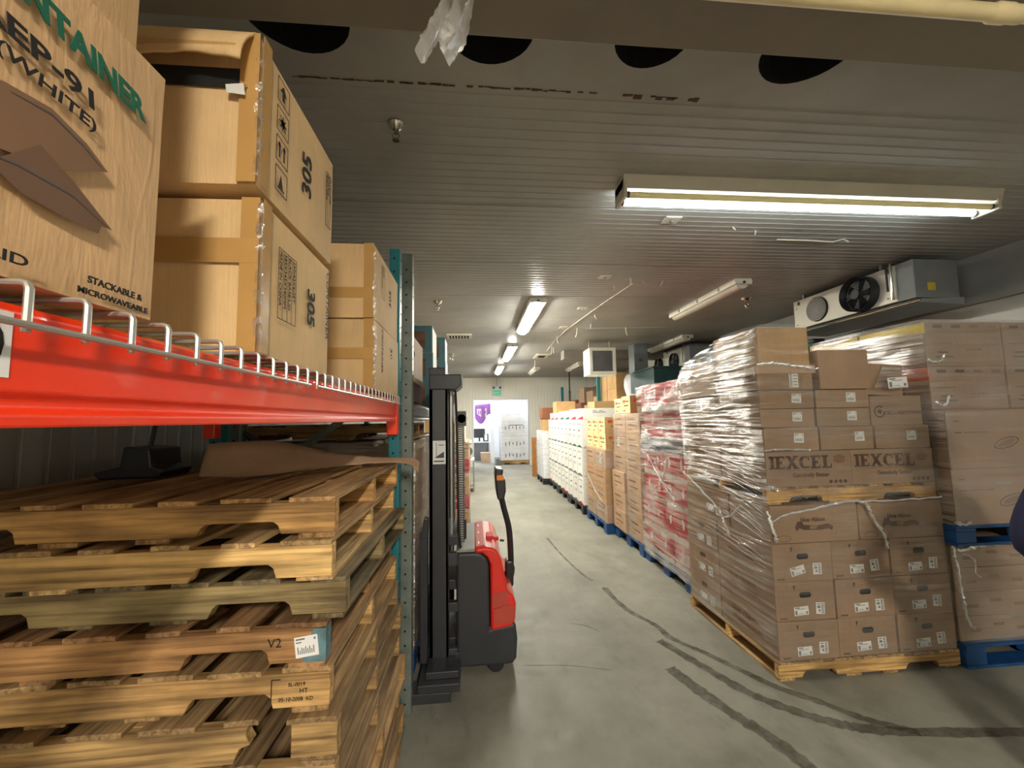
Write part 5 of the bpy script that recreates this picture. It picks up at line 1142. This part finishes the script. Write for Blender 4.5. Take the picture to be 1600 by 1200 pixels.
# ================================================================= FAR WALL: exit sign, doorway, office
t = empty('exit_sign', (.77, YF-.02, 2.42)); tag(t, 'green exit sign with twin emergency lamps above the doorway', 'exit sign')
b = MB(); b.box(-.17, .17, -.06, .0, .0, .34, 'white_paint'); b.obj('housing', t, .008)
b = MB(); b.box(-.14, .14, -.066, -.06, .03, .19, 'glow_green'); f = b.obj('green_face', t)
o = link(text_mesh('EXIT', .1, 'white_paint', .0006), 'lettering', f); o.matrix_local = Matrix.Translation((-.115, -.067, .07)) @ Matrix.Rotation(math.pi/2, 4, 'X')
for s in (-1, 1): b = MB(); b.tube([(s*.11, -.06, .27), (s*.11, -.11, .27)], [.03, .045], 'grille_dark', 14); b.obj('emergency_lamp', t, smooth=True)
b = MB(); b.tube([(0, -.02, .34), (0, -.02, .63)], .006, 'grille_dark', 6); b.obj('cable', t)
t = empty('pallet_of_sacks', (1.36, 15.15, 0)); 
bpy.data.objects.remove(t)
stringer_pallet('pallet', 1.42, 15.15, 0, 1.1, .96, .14, 77, (.9, .8, .66), 0, 'wooden pallet under white wrapped cartons seen through the doorway')
for r, (a, b_) in enumerate(((.142, .55), (.552, 1.0), (1.002, 1.12), (1.122, 1.5), (1.502, 1.85), (1.852, 2.06))):
    o = carton(.92, 1.95, 14.72, 15.6, a, b_, 'white_goods', 'white wrapped carton seen through the doorway, %s layer' % ordn[r], 'white load in the doorway')
    if r in (0, 1, 3):
        m = MB()
        for q in range(6): m.box(.15+q*.13, .18+q*.13, .1+.02*(q % 3), .22+.03*(q % 2), 0, .001, 'ink_grey')
        if r == 3: m.box(.3, .8, .25, .28, 0, .001, 'ink_grey')
        on_face(m.mesh('printed_mark'), 'printed_mark', o, '-Y', 0, 0)
wrap(.91, 1.96, 14.71, 15.61, [(.14, 0, 0), (2.07, 0, 0)], {'*': 'film_clear'}, 'clear film around the white load in the doorway', seed=51, nu=24, nz=40, amp=.01)
vs = []; fs = []
for i in range(13):
    for j in range(9):
        u, v = i/12, j/8; x = .0+.56*u; bot = .36+.32*math.sin(math.pi*min(1, u*1.05+.1))*(1 if u < .6 else 1-(u-.6)*2.2); vs.append((x, 14.6+.02*math.sin(u*9), 2.12+.04*u-v*max(.06, bot)))
for i in range(12):
    for j in range(8): k = i*9+j; fs.append((k, k+1, k+10, k+9))
m = MB(); m.add(vs, fs, 'purple'); o = m.obj('purple_banner', smooth=True); so = o.modifiers.new('s', 'SOLIDIFY'); so.thickness = .006; tag(o, 'purple draped banner hanging at top left of the doorway', 'banner')
m = MB(); m.prism([(.07, 1.98), (.42, 2.0), (.42, 1.72), (.3, 1.64), (.08, 1.8)], 'y', 14.585, 14.592, 'paper')
for q in range(5): m.box(.12+q*.06, .15+q*.06, 14.582, 14.585, 1.78+.01*q, 1.92, 'purple')
m.obj('white_panel', o)
m = MB(); m.tube([(-.02, 14.6, 2.15), (.6, 14.6, 2.17)], .01, 'steel', 6); m.obj('rod', o)
t = empty('office_desk', (.0, 16.3, 0)); tag(t, 'grey desk in the office seen through the doorway', 'desk')
b = MB(); b.box(-.9, .52, -.35, .35, .72, .75, 'white_paint'); b.obj('desktop', t, .004); b = MB(); b.box(-.88, .5, -.3, -.28, .05, .72, 'desk_grey'); b.obj('front_panel', t)
for s in (-.88, .5): b = MB(); b.box(s-.02, s+.02, -.3, .3, 0, .72, 'desk_grey'); b.obj('leg', t)
t = empty('monitor', (.17, 16.3, .75)); tag(t, 'black computer monitor on the office desk', 'monitor')
b = MB(); b.box(-.25, .22, -.02, .02, .14, .5, 'black_plastic'); b.obj('screen', t, .008); b = MB(); b.box(-.03, .03, 0, .03, .01, .2, 'black_plastic'); b.box(-.12, .12, -.08, .08, 0, .012, 'black_plastic'); b.obj('stand', t, .003)
t = empty('desk_organizer', (.47, 16.15, .75)); b = MB(); b.box(-.16, .05, -.05, .1, 0, .3, 'black_plastic'); b.obj('body', t, .01); b = MB(); b.box(-.1, .0, -.06, .0, .05, .28, 'paper'); b.obj('papers', t); tag(t, 'black desk organizer with papers beside the monitor', 'organizer')
b = MB(); b.prism([(-.16, 0), (.16, 0), (.19, .38), (-.19, .38)], 'y', -.15, .15, 'card_far'); o = b.obj('waste_bin', loc=(.38, 15.5, 0)); tag(o, 'tan waste bin on the floor in front of office desk', 'bin')
b = MB(); b.box(-.12, .1, 0, .01, 0, .34, 'board_brown'); o = b.obj('notice_paper', loc=(.30, 17.58, 1.72)); tag(o, 'brown notice pinned on the office back wall', 'notice')
b = MB(); b.box(-.1, .18, 0, .01, 0, .4, 'paper'); o = b.obj('notice_paper', loc=(.55-.11, 17.58, 1.8)); tag(o, 'white notice pinned on the office back wall', 'notice'); o.location.x = .44
b = MB(); b.tube([(0, 0, 0), (.02, 0, .12), (-.05, .0, .2)], [.14, .1, .03], 'grille_dark', 10); o = b.obj('rag_pile', loc=(.8, 14.6, 0), smooth=True); tag(o, 'crumpled grey film heap on the floor inside the doorway', 'debris')

# ================================================================= LEFT SIDE beyond the first rack
gG = 'wrapped cartons behind the stacker mast'
block_pallet(-1.5, -.40, 2.80, 3.42, 0, 'blue pallet partly hidden behind the stacker forks', 'blue pallets')
for r in range(5):
    for c in range(2): carton(-1.5+c*.55, -.95+c*.55, 2.80, 3.42, .144+r*.264, .144+(r+1)*.264, 'card_brown', 'brown carton in the wrapped stack left of the mast, %s row, %s' % (ordn[r], ('back', 'aisle side')[c]), gG)
w8 = wrap(-1.5, -.395, 2.79, 3.43, [(.13, 0, 0), (.5, 0, 0), (1.1, 0, 0), (1.47, 0, 0)], {'*': 'film_mid'}, 'baggy film around the cartons left of the stacker mast', seed=61, nu=30, nz=60, amp=.016, sides=('-Y', '+X'))
rope(w8, [(-.42, 2.765, 1.46), (-.40, 2.76, 1.25), (-.44, 2.76, 1.05), (-.48, 2.765, .85)], .014); rope(w8, [(-.66, 2.77, 1.462), (-.55, 2.765, 1.475), (-.42, 2.765, 1.465)], .018)
stringer_pallet('pallet', -.99, 3.12, 1.475, 1.15, .62, .11, 63, (.62, .54, .42), 0, 'empty wooden pallet lying on the wrapped cartons under the second rack beam')
# rest of bay under the second rack
block_pallet(-1.5, -.42, 3.95, 4.95, 0, 'blue pallet under the second left rack, farther one', 'blue pallets')
for r in range(3):
    for c in range(2): carton(-1.5+c*.54, -.96+c*.54, 3.96, 4.94, .144+r*.44, .144+(r+1)*.44, 'white_goods', 'white carton under the farther end of second rack, %s row, %s' % (ordn[r], ('back', 'aisle side')[c]), 'white cartons under the second rack')
# load H beside the aisle
HX1 = -.085
block_pallet(HX1-1.1, HX1, 5.62, 6.6, 0, 'blue pallet on the left of the aisle beyond the stacker', 'blue pallets')
for r in range(5):
    for c in range(2):
        o = carton(HX1-1.1+c*.55, HX1-.55+c*.55, 5.63, 6.6, .144+r*.232, .144+(r+1)*.232, 'card_red' if r in (1, 3) else 'card_orange', '%s carton in load beyond the stacker, %s row, %s' % ('red' if r in (1, 3) else 'tan', ordn[r], ('back', 'aisle side')[c]), 'mixed cartons beyond the stacker')
        if c: m = MB(); m.box(.3, .5, .08, .1, 0, .0006, 'ink_brown'); m.box(.34, .48, .14, .16, 0, .0006, 'ink_brown' if r not in (1, 3) else 'paper'); on_face(m.mesh('printed_mark'), 'printed_mark', o, '-Y', 0, 0)
w9 = wrap(HX1-1.1, HX1, 5.615, 6.61, [(.14, 0, 0), (1.303, 0, 0)], {'*': 'film_clear'}, 'clear film around the red and tan cartons beyond the stacker', seed=66, nu=24, nz=40, amp=.008)
rope(w9, [(HX1-.3, 5.6, 1.31), (HX1-.1, 5.6, 1.325), (HX1+.01, 5.62, 1.29), (HX1+.01, 5.8, 1.3)], .02)
carton(HX1-.62, HX1-.12, 5.9, 6.4, 1.306, 1.64, 'card_orange', 'upright brown carton on top of load beyond the stacker', 'mixed cartons beyond the stacker')
carton(HX1-.45, HX1-.06, 6.42, 6.6, 1.306, 1.62, 'white_goods', 'white packet standing behind the upright brown carton', 'mixed cartons beyond the stacker')
t = empty('shelf_cart', (-.12, 9.6, 0)); tag(t, 'small grey cart standing left of the doorway', 'cart')
b = MB(); b.box(-.3, .1, -.25, .25, .68, .72, 'white_paint'); b.obj('top_shelf', t, .005); b = MB(); b.box(-.3, .1, -.25, .25, .12, .16, 'steel'); b.obj('bottom_shelf', t)
for sx in (-.28, .08):
    for sy in (-.23, .23): b = MB(); b.box(sx-.015, sx+.015, sy-.015, sy+.015, .0, .68, 'steel'); b.obj('leg', t)
t = empty('desk_fan', (-.17, 9.6, .72)); tag(t, 'small dark fan standing on the grey cart', 'fan'); b = MB()
b.tube([(0, -.06, .16), (0, .06, .16)], .11, 'grille_dark', 18); b.obj('cage', t); b = MB(); b.cyl((0, 0, 0), (0, 0, .02), .08, 'black_plastic'); b.box(-.015, .015, -.015, .015, .02, .08, 'black_plastic'); b.obj('base', t)
carton(-1.6, -.75, 8.3, 9.3, 0.0, 1.2, 'card_far', 'large pale carton on the floor at the left wall near the end', 'left wall cartons')

# ================================================================= ELECTRIC STACKER
st = empty('pallet_stacker', (0, 2.70, 0)); tag(st, 'red and dark grey electric walkie stacker parked with forks in the left rack', 'stacker')
SY = .72
for yy in (.0, SY-.07):
    b = MB(); b.prism([(-.295, .11), (-.175, .11), (-.175, 1.84), (-.295, 1.84)], 'y', yy, yy+.02, 'dark_metal'); b.box(-.295, -.27, yy, yy+.07, .11, 1.84, 'dark_metal'); b.box(-.195, -.175, yy, yy+.07, .11, 1.84, 'dark_metal'); m = b.obj('mast_channel', st, .004)
    if yy == 0:
        b = MB(); b.box(-.272, -.19, -.0015, .0, 1.32, 1.47, 'paper'); b.box(-.25, -.247, -.0025, -.0015, 1.37, 1.455, 'ink'); b.box(-.265, -.2, -.0025, -.0015, 1.335, 1.342, 'ink'); b.box(-.235, -.2, -.0025, -.0015, 1.44, 1.444, 'ink'); b.prism([(-.262, 1.36), (-.2, 1.36), (-.2, 1.40)], 'y', -.0025, -.0015, 'ink_grey'); p = b.obj('load_chart_plate', m); p['label'] = 'pale metal load chart plate'
b = MB(); b.box(-.295, -.19, -.01, SY+.01, 1.82, 1.945, 'black_plastic'); b.prism([(-.295, 1.80), (-.12, 1.80), (-.085, 1.83), (-.085, 1.90), (-.12, 1.90), (-.19, 1.90), (-.295, 1.90)], 'y', -.013, .25, 'black_plastic'); b.obj('mast_top_cap', st, .006)
b = MB()
for zz in (.14, .5, .78): b.box(-.24, -.10, .10, SY-.1, zz, zz+.06, 'dark_metal')
b.box(-.14, -.11, .0, SY, .10, .16, 'dark_metal'); b.box(-.18, -.12, .01, .06, .68, .755, 'dark_metal'); b.box(-.18, -.12, .01, .06, .40, .455, 'dark_metal'); b.box(-.18, -.12, .01, .06, .14, .18, 'dark_metal'); b.obj('cross_member', st, .003)
for yy in (.14, .50):
    b = MB(); b.box(-.168, -.155, yy, yy+.03, .7, 1.8, 'steel'); z = .78
    while z < 1.58: b.box(-.115, -.085, yy, yy+.012, z, z+.008, 'steel'); b.box(-.122, -.078, yy+.003, yy+.009, z+.007, z+.014, 'dark_metal'); z += .0155
    b.obj('lift_chain', st)
b = MB(); b.tube([(-.10, .3, .2), (-.10, .3, 1.62)], .022, 'chrome', 14); b.tube([(-.10, .3, .15), (-.10, .3, .9)], .034, 'dark_metal', 14); b.obj('lift_cylinder', st, smooth=True)
b = MB(); b.box(-.125, -.06, .1, .2, 1.56, 1.66, 'dark_metal'); b.box(-.125, -.07, .45, .55, 1.56, 1.66, 'dark_metal'); b.tube([(-.09, .1, 1.61), (-.09, .56, 1.61)], .03, 'steel', 12); b.obj('chain_pulley', st)
b = MB(); hs = [(-.13, .09, 1.83), (-.12, .08, 1.5), (-.115, .08, 1.0), (-.10, .1, .75), (-.06, .15, .68)]; b.tube(smooth_path(hs, 6), .008, 'black_plastic', 8); b.obj('hose', st, smooth=True)
for yy in (.275, .515):
    b = MB(); b.prism([(-.33, .09), (-.29, .09), (-.29, .55), (-.33, .55)], 'y', yy-.03, yy+.055, 'dark_metal'); b.prism([(-.29, .045), (-.29, .09), (-1.40, .085), (-1.42, .065), (-1.40, .05)], 'y', yy-.03, yy+.055, 'dark_metal'); b.obj('fork', st, .004)
b = MB(); b.box(-.345, -.30, .04, SY-.04, .12, .18, 'dark_metal'); b.box(-.345, -.30, .04, SY-.04, .50, .56, 'dark_metal'); b.box(-.35, -.305, -.02, .04, .12, .86, 'dark_metal'); b.prism([(-.35, .86), (-.305, .86), (-.30, .98), (-.325, .99)], 'y', -.02, .04, 'dark_metal'); b.obj('fork_carriage', st, .004)
b = MB(); b.box(-.60, -.155, -.20, -.07, .0, .055, 'dark_metal'); b.box(-.34, -.10, -.20, .02, .055, .10, 'dark_metal'); b.box(-.30, -.11, -.15, .05, .10, .14, 'dark_metal'); b.obj('support_leg', st, .004)
b = MB(); b.box(-.40, -.155, SY+.07, SY+.18, .0, .055, 'dark_metal'); b.box(-.30, -.10, SY-.02, SY+.18, .055, .10, 'dark_metal'); b.obj('support_leg', st, .004)
b = MB(); b.prism([(-.13, .05), (-.13, .752), (-.005, .752), (.035, .742), (.065, .715), (.082, .67), (.085, .275), (.246, .30), (.258, .20), (.25, .085), (.225, .05)], 'y', 0.03, SY, 'dark_metal')
o = b.obj('chassis', st, .02, seg=4)
b = MB(); b.prism([(-.129, .752), (-.01, .752), (-.01, .774), (-.129, .762)], 'y', .035, SY-.005, 'machine_grey'); b.obj('top_cover', st, .004)
b = MB(); b.prism([(-.012, .745), (-.01, .778), (.06, .784), (.10, .775), (.135, .755), (.16, .70), (.185, .58), (.20, .50), (.235, .47), (.252, .42), (.246, .33), (.225, .285), (.088, .262), (.088, .67), (.07, .715), (.037, .744)], 'y', 0.022, SY+.008, 'machine_red'); rc = b.obj('red_cover', st, .022, seg=4)
b = MB(); b.prism([(-.0, .7785), (.05, .784), (.05, .787), (0, .7815)], 'y', .05, SY-.02, 'machine_red_dusty'); b.obj('cover_panel', rc)
b = MB(); b.box(.052, .056, .05, SY-.02, .78, .786, 'paper')
for yy in (.1, .35, .55): b.box(.012, .03, yy, yy+.05, .7825, .7838, 'paper')
b.obj('white_trim', rc)
b = MB(); b.prism([(.178, .505), (.203, .50), (.2, .42), (.10, .40), (.10, .49)], 'y', .018, .023, 'machine_red_dusty'); b.prism([(.11, .40), (.2, .42), (.243, .41), (.24, .345), (.215, .31), (.11, .30)], 'y', .016, .021, 'machine_red_dusty'); b.obj('dusty_step', rc)
b = MB(); b.box(.07, .12, .2, .32, .775, .80, 'ink_red'); b.box(.12, .16, .3, .34, .74, .765, 'ink_red'); b.cyl((.17, .33, .735), (.2, .33, .73), .009, 'black_plastic', 8); b.obj('emergency_button', rc, .006)
ty = .34
pth = smooth_path([(.225, ty, .44), (.245, ty, .52), (.247, ty, .66), (.236, ty, .82), (.205, ty, .95), (.185, ty, 1.04)], 6)
b = MB(); b.tube(pth, [.030]*8+[.022]*(len(pth)-8), 'black_plastic', 10); tl = b.obj('tiller_arm', st, smooth=True)
b = MB(); b.box(.205, .262, ty-.05, ty+.05, .42, .60, 'black_plastic'); b.obj('tiller_boot', tl, .015)
b = MB(); b.prism([(.155, 1.03), (.20, 1.03), (.215, 1.09), (.212, 1.17), (.19, 1.19), (.20, 1.245), (.14, 1.255), (.138, 1.20), (.145, 1.1)], 'y', ty-.09, ty+.09, 'black_plastic'); hd = b.obj('control_head', tl, .012, seg=3)
b = MB(); b.box(.15, .2, ty-.095, ty-.088, 1.17, 1.205, 'amber'); b.cyl((.175, ty-.1, 1.19), (.175, ty+.1, 1.19), .016, 'amber', 10); b.obj('thumb_switch', hd)
for yy in (.08, SY-.08): b = MB(); b.cyl((.12, yy-.03, .05), (.12, yy+.03, .05), .05, 'black_plastic', 20); b.obj('wheel', st, smooth=True)

# ================================================================= PERSON at the right edge (navy jacket, mostly outside the frame)
def skin(name, verts, edges, radii, mat, parent=None, sub=2):
    me = bpy.data.meshes.new(name); me.from_pydata(verts, edges, []); o = bpy.data.objects.new(name, me); C.objects.link(o)
    if parent: o.parent = parent
    md = o.modifiers.new('skin', 'SKIN'); md.use_smooth_shade = True
    for i, v in enumerate(me.skin_vertices[0].data): v.radius = (radii[i], radii[i]) if not isinstance(radii[i], tuple) else radii[i]; v.use_root = (i == 0)
    s = o.modifiers.new('sub', 'SUBSURF'); s.levels = s.render_levels = sub
    me.materials.append(MATS[mat]); return o
pp = empty('person', (2.455, 1.37, 0), 0); tag(pp, 'person in a dark navy jacket, only an elbow in view at the right edge', 'person')
V = [(0, 0, .95), (0, 0, 1.12), (0, 0, 1.32), (0, 0, 1.44), (0, 0, 1.50), (0, 0, 1.60), (0, 0, 1.70),
     (-.09, 0, .90), (-.10, 0, .50), (-.10, .02, .10), (-.10, -.12, .05), (.09, 0, .90), (.10, 0, .50), (.10, .02, .10), (.10, -.12, .05),
     (-.17, 0, 1.40), (-.375, .06, 1.09), (-.14, -.15, 1.02), (.17, 0, 1.40), (.30, .05, 1.12), (.14, -.16, 1.02)]
Ed = [(0,1),(1,2),(2,3),(3,4),(4,5),(5,6),(0,7),(7,8),(8,9),(9,10),(0,11),(11,12),(12,13),(13,14),(3,15),(15,16),(16,17),(3,18),(18,19),(19,20)]
R_ = [.13,.12,.14,.08,.055,.085,.08,.09,.06,.045,.035,.09,.06,.045,.035,.06,.042,.028,.06,.042,.028]
body = skin('body', V, Ed, R_, 'skin', pp)
JV = [(0,0,.92),(0,0,1.12),(0,0,1.32),(0,0,1.43),(-.18,0,1.39),(-.375,.05,1.08),(-.17,-.13,1.025),(.18,0,1.39),(.31,.04,1.08),(.17,-.13,1.025)]
skin('jacket', JV, [(0,1),(1,2),(2,3),(3,4),(4,5),(5,6),(3,7),(7,8),(8,9)], [.17,.165,.175,.09,.09,.10,.055,.09,.10,.055], 'navy_cloth', pp)
skin('trousers', [(0,0,.93),(-.095,0,.86),(-.10,0,.5),(-.10,.02,.1),(.095,0,.86),(.10,0,.5),(.10,.02,.1)], [(0,1),(1,2),(2,3),(0,4),(4,5),(5,6)], [.15,.105,.08,.06,.105,.08,.06], 'trouser', pp)
skin('hair', [(0, .03, 1.69), (0, .0, 1.75), (0, .05, 1.62)], [(1,0),(0,2)], [.095,.085,.06], 'hair', pp)
for s in (-1, 1):
    b = MB(); b.prism([(-.045, 0), (.045, 0), (.045, .07), (-.045, .07)], 'y', -.18, .09, 'black_plastic'); b.obj('shoe', pp, .02, loc=(s*.10, 0, 0))
    hx = s*.115; q = Vector((hx, -.17, 1.015)); d = Vector((-s*.55, -.8, -.1)).normalized(); sd = Vector((0, .1, 1)).normalized()
    for k, (off, ln) in enumerate(((.027, .07), (.009, .08), (-.009, .075), (-.027, .06))):
        p0 = q+sd*off; skin('finger', [p0, p0+d*ln*.5, p0+d*ln*.8+Vector((-s*.012, .01, -.004)), p0+d*ln+Vector((-s*.02, .025, -.01))], [(0,1),(1,2),(2,3)], [.009,.0085,.008,.007], 'skin', pp, 1)
    p0 = q+sd*.02-d*.03; skin('thumb', [p0, p0+sd*.03+d*.015, p0+sd*.035+d*.045], [(0,1),(1,2)], [.011,.0095,.008], 'skin', pp, 1)
    skin('palm', [q-d*.05, q, q+d*.01], [(0,1),(1,2)], [(.02,.03),(.016,.036),(.013,.034)], 'skin', pp, 1)
    b = MB(); b.tube([(s*.033, -.078, 1.655), (s*.033, -.088, 1.655)], [.012, .006], 'paper', 10); e = b.obj('eye', pp, smooth=True)
    b = MB(); b.tube([(s*.084, .0, 1.64), (s*.094, .01, 1.64)], [.022, .012], 'skin', 10); b.obj('ear', pp, smooth=True)
b = MB(); b.prism([(-.083, 1.655), (-.108, 1.615), (-.08, 1.61)][0:3], 'x', -.012, .012, 'skin'); b.obj('nose', pp, .004)
b = MB(); b.box(-.024, .024, -.088, -.078, 1.585, 1.592, 'ink_red'); b.obj('mouth', pp, .002)

for o in bpy.data.objects:
    for k in ('_w', '_d', '_h'):
        if k in o: del o[k]
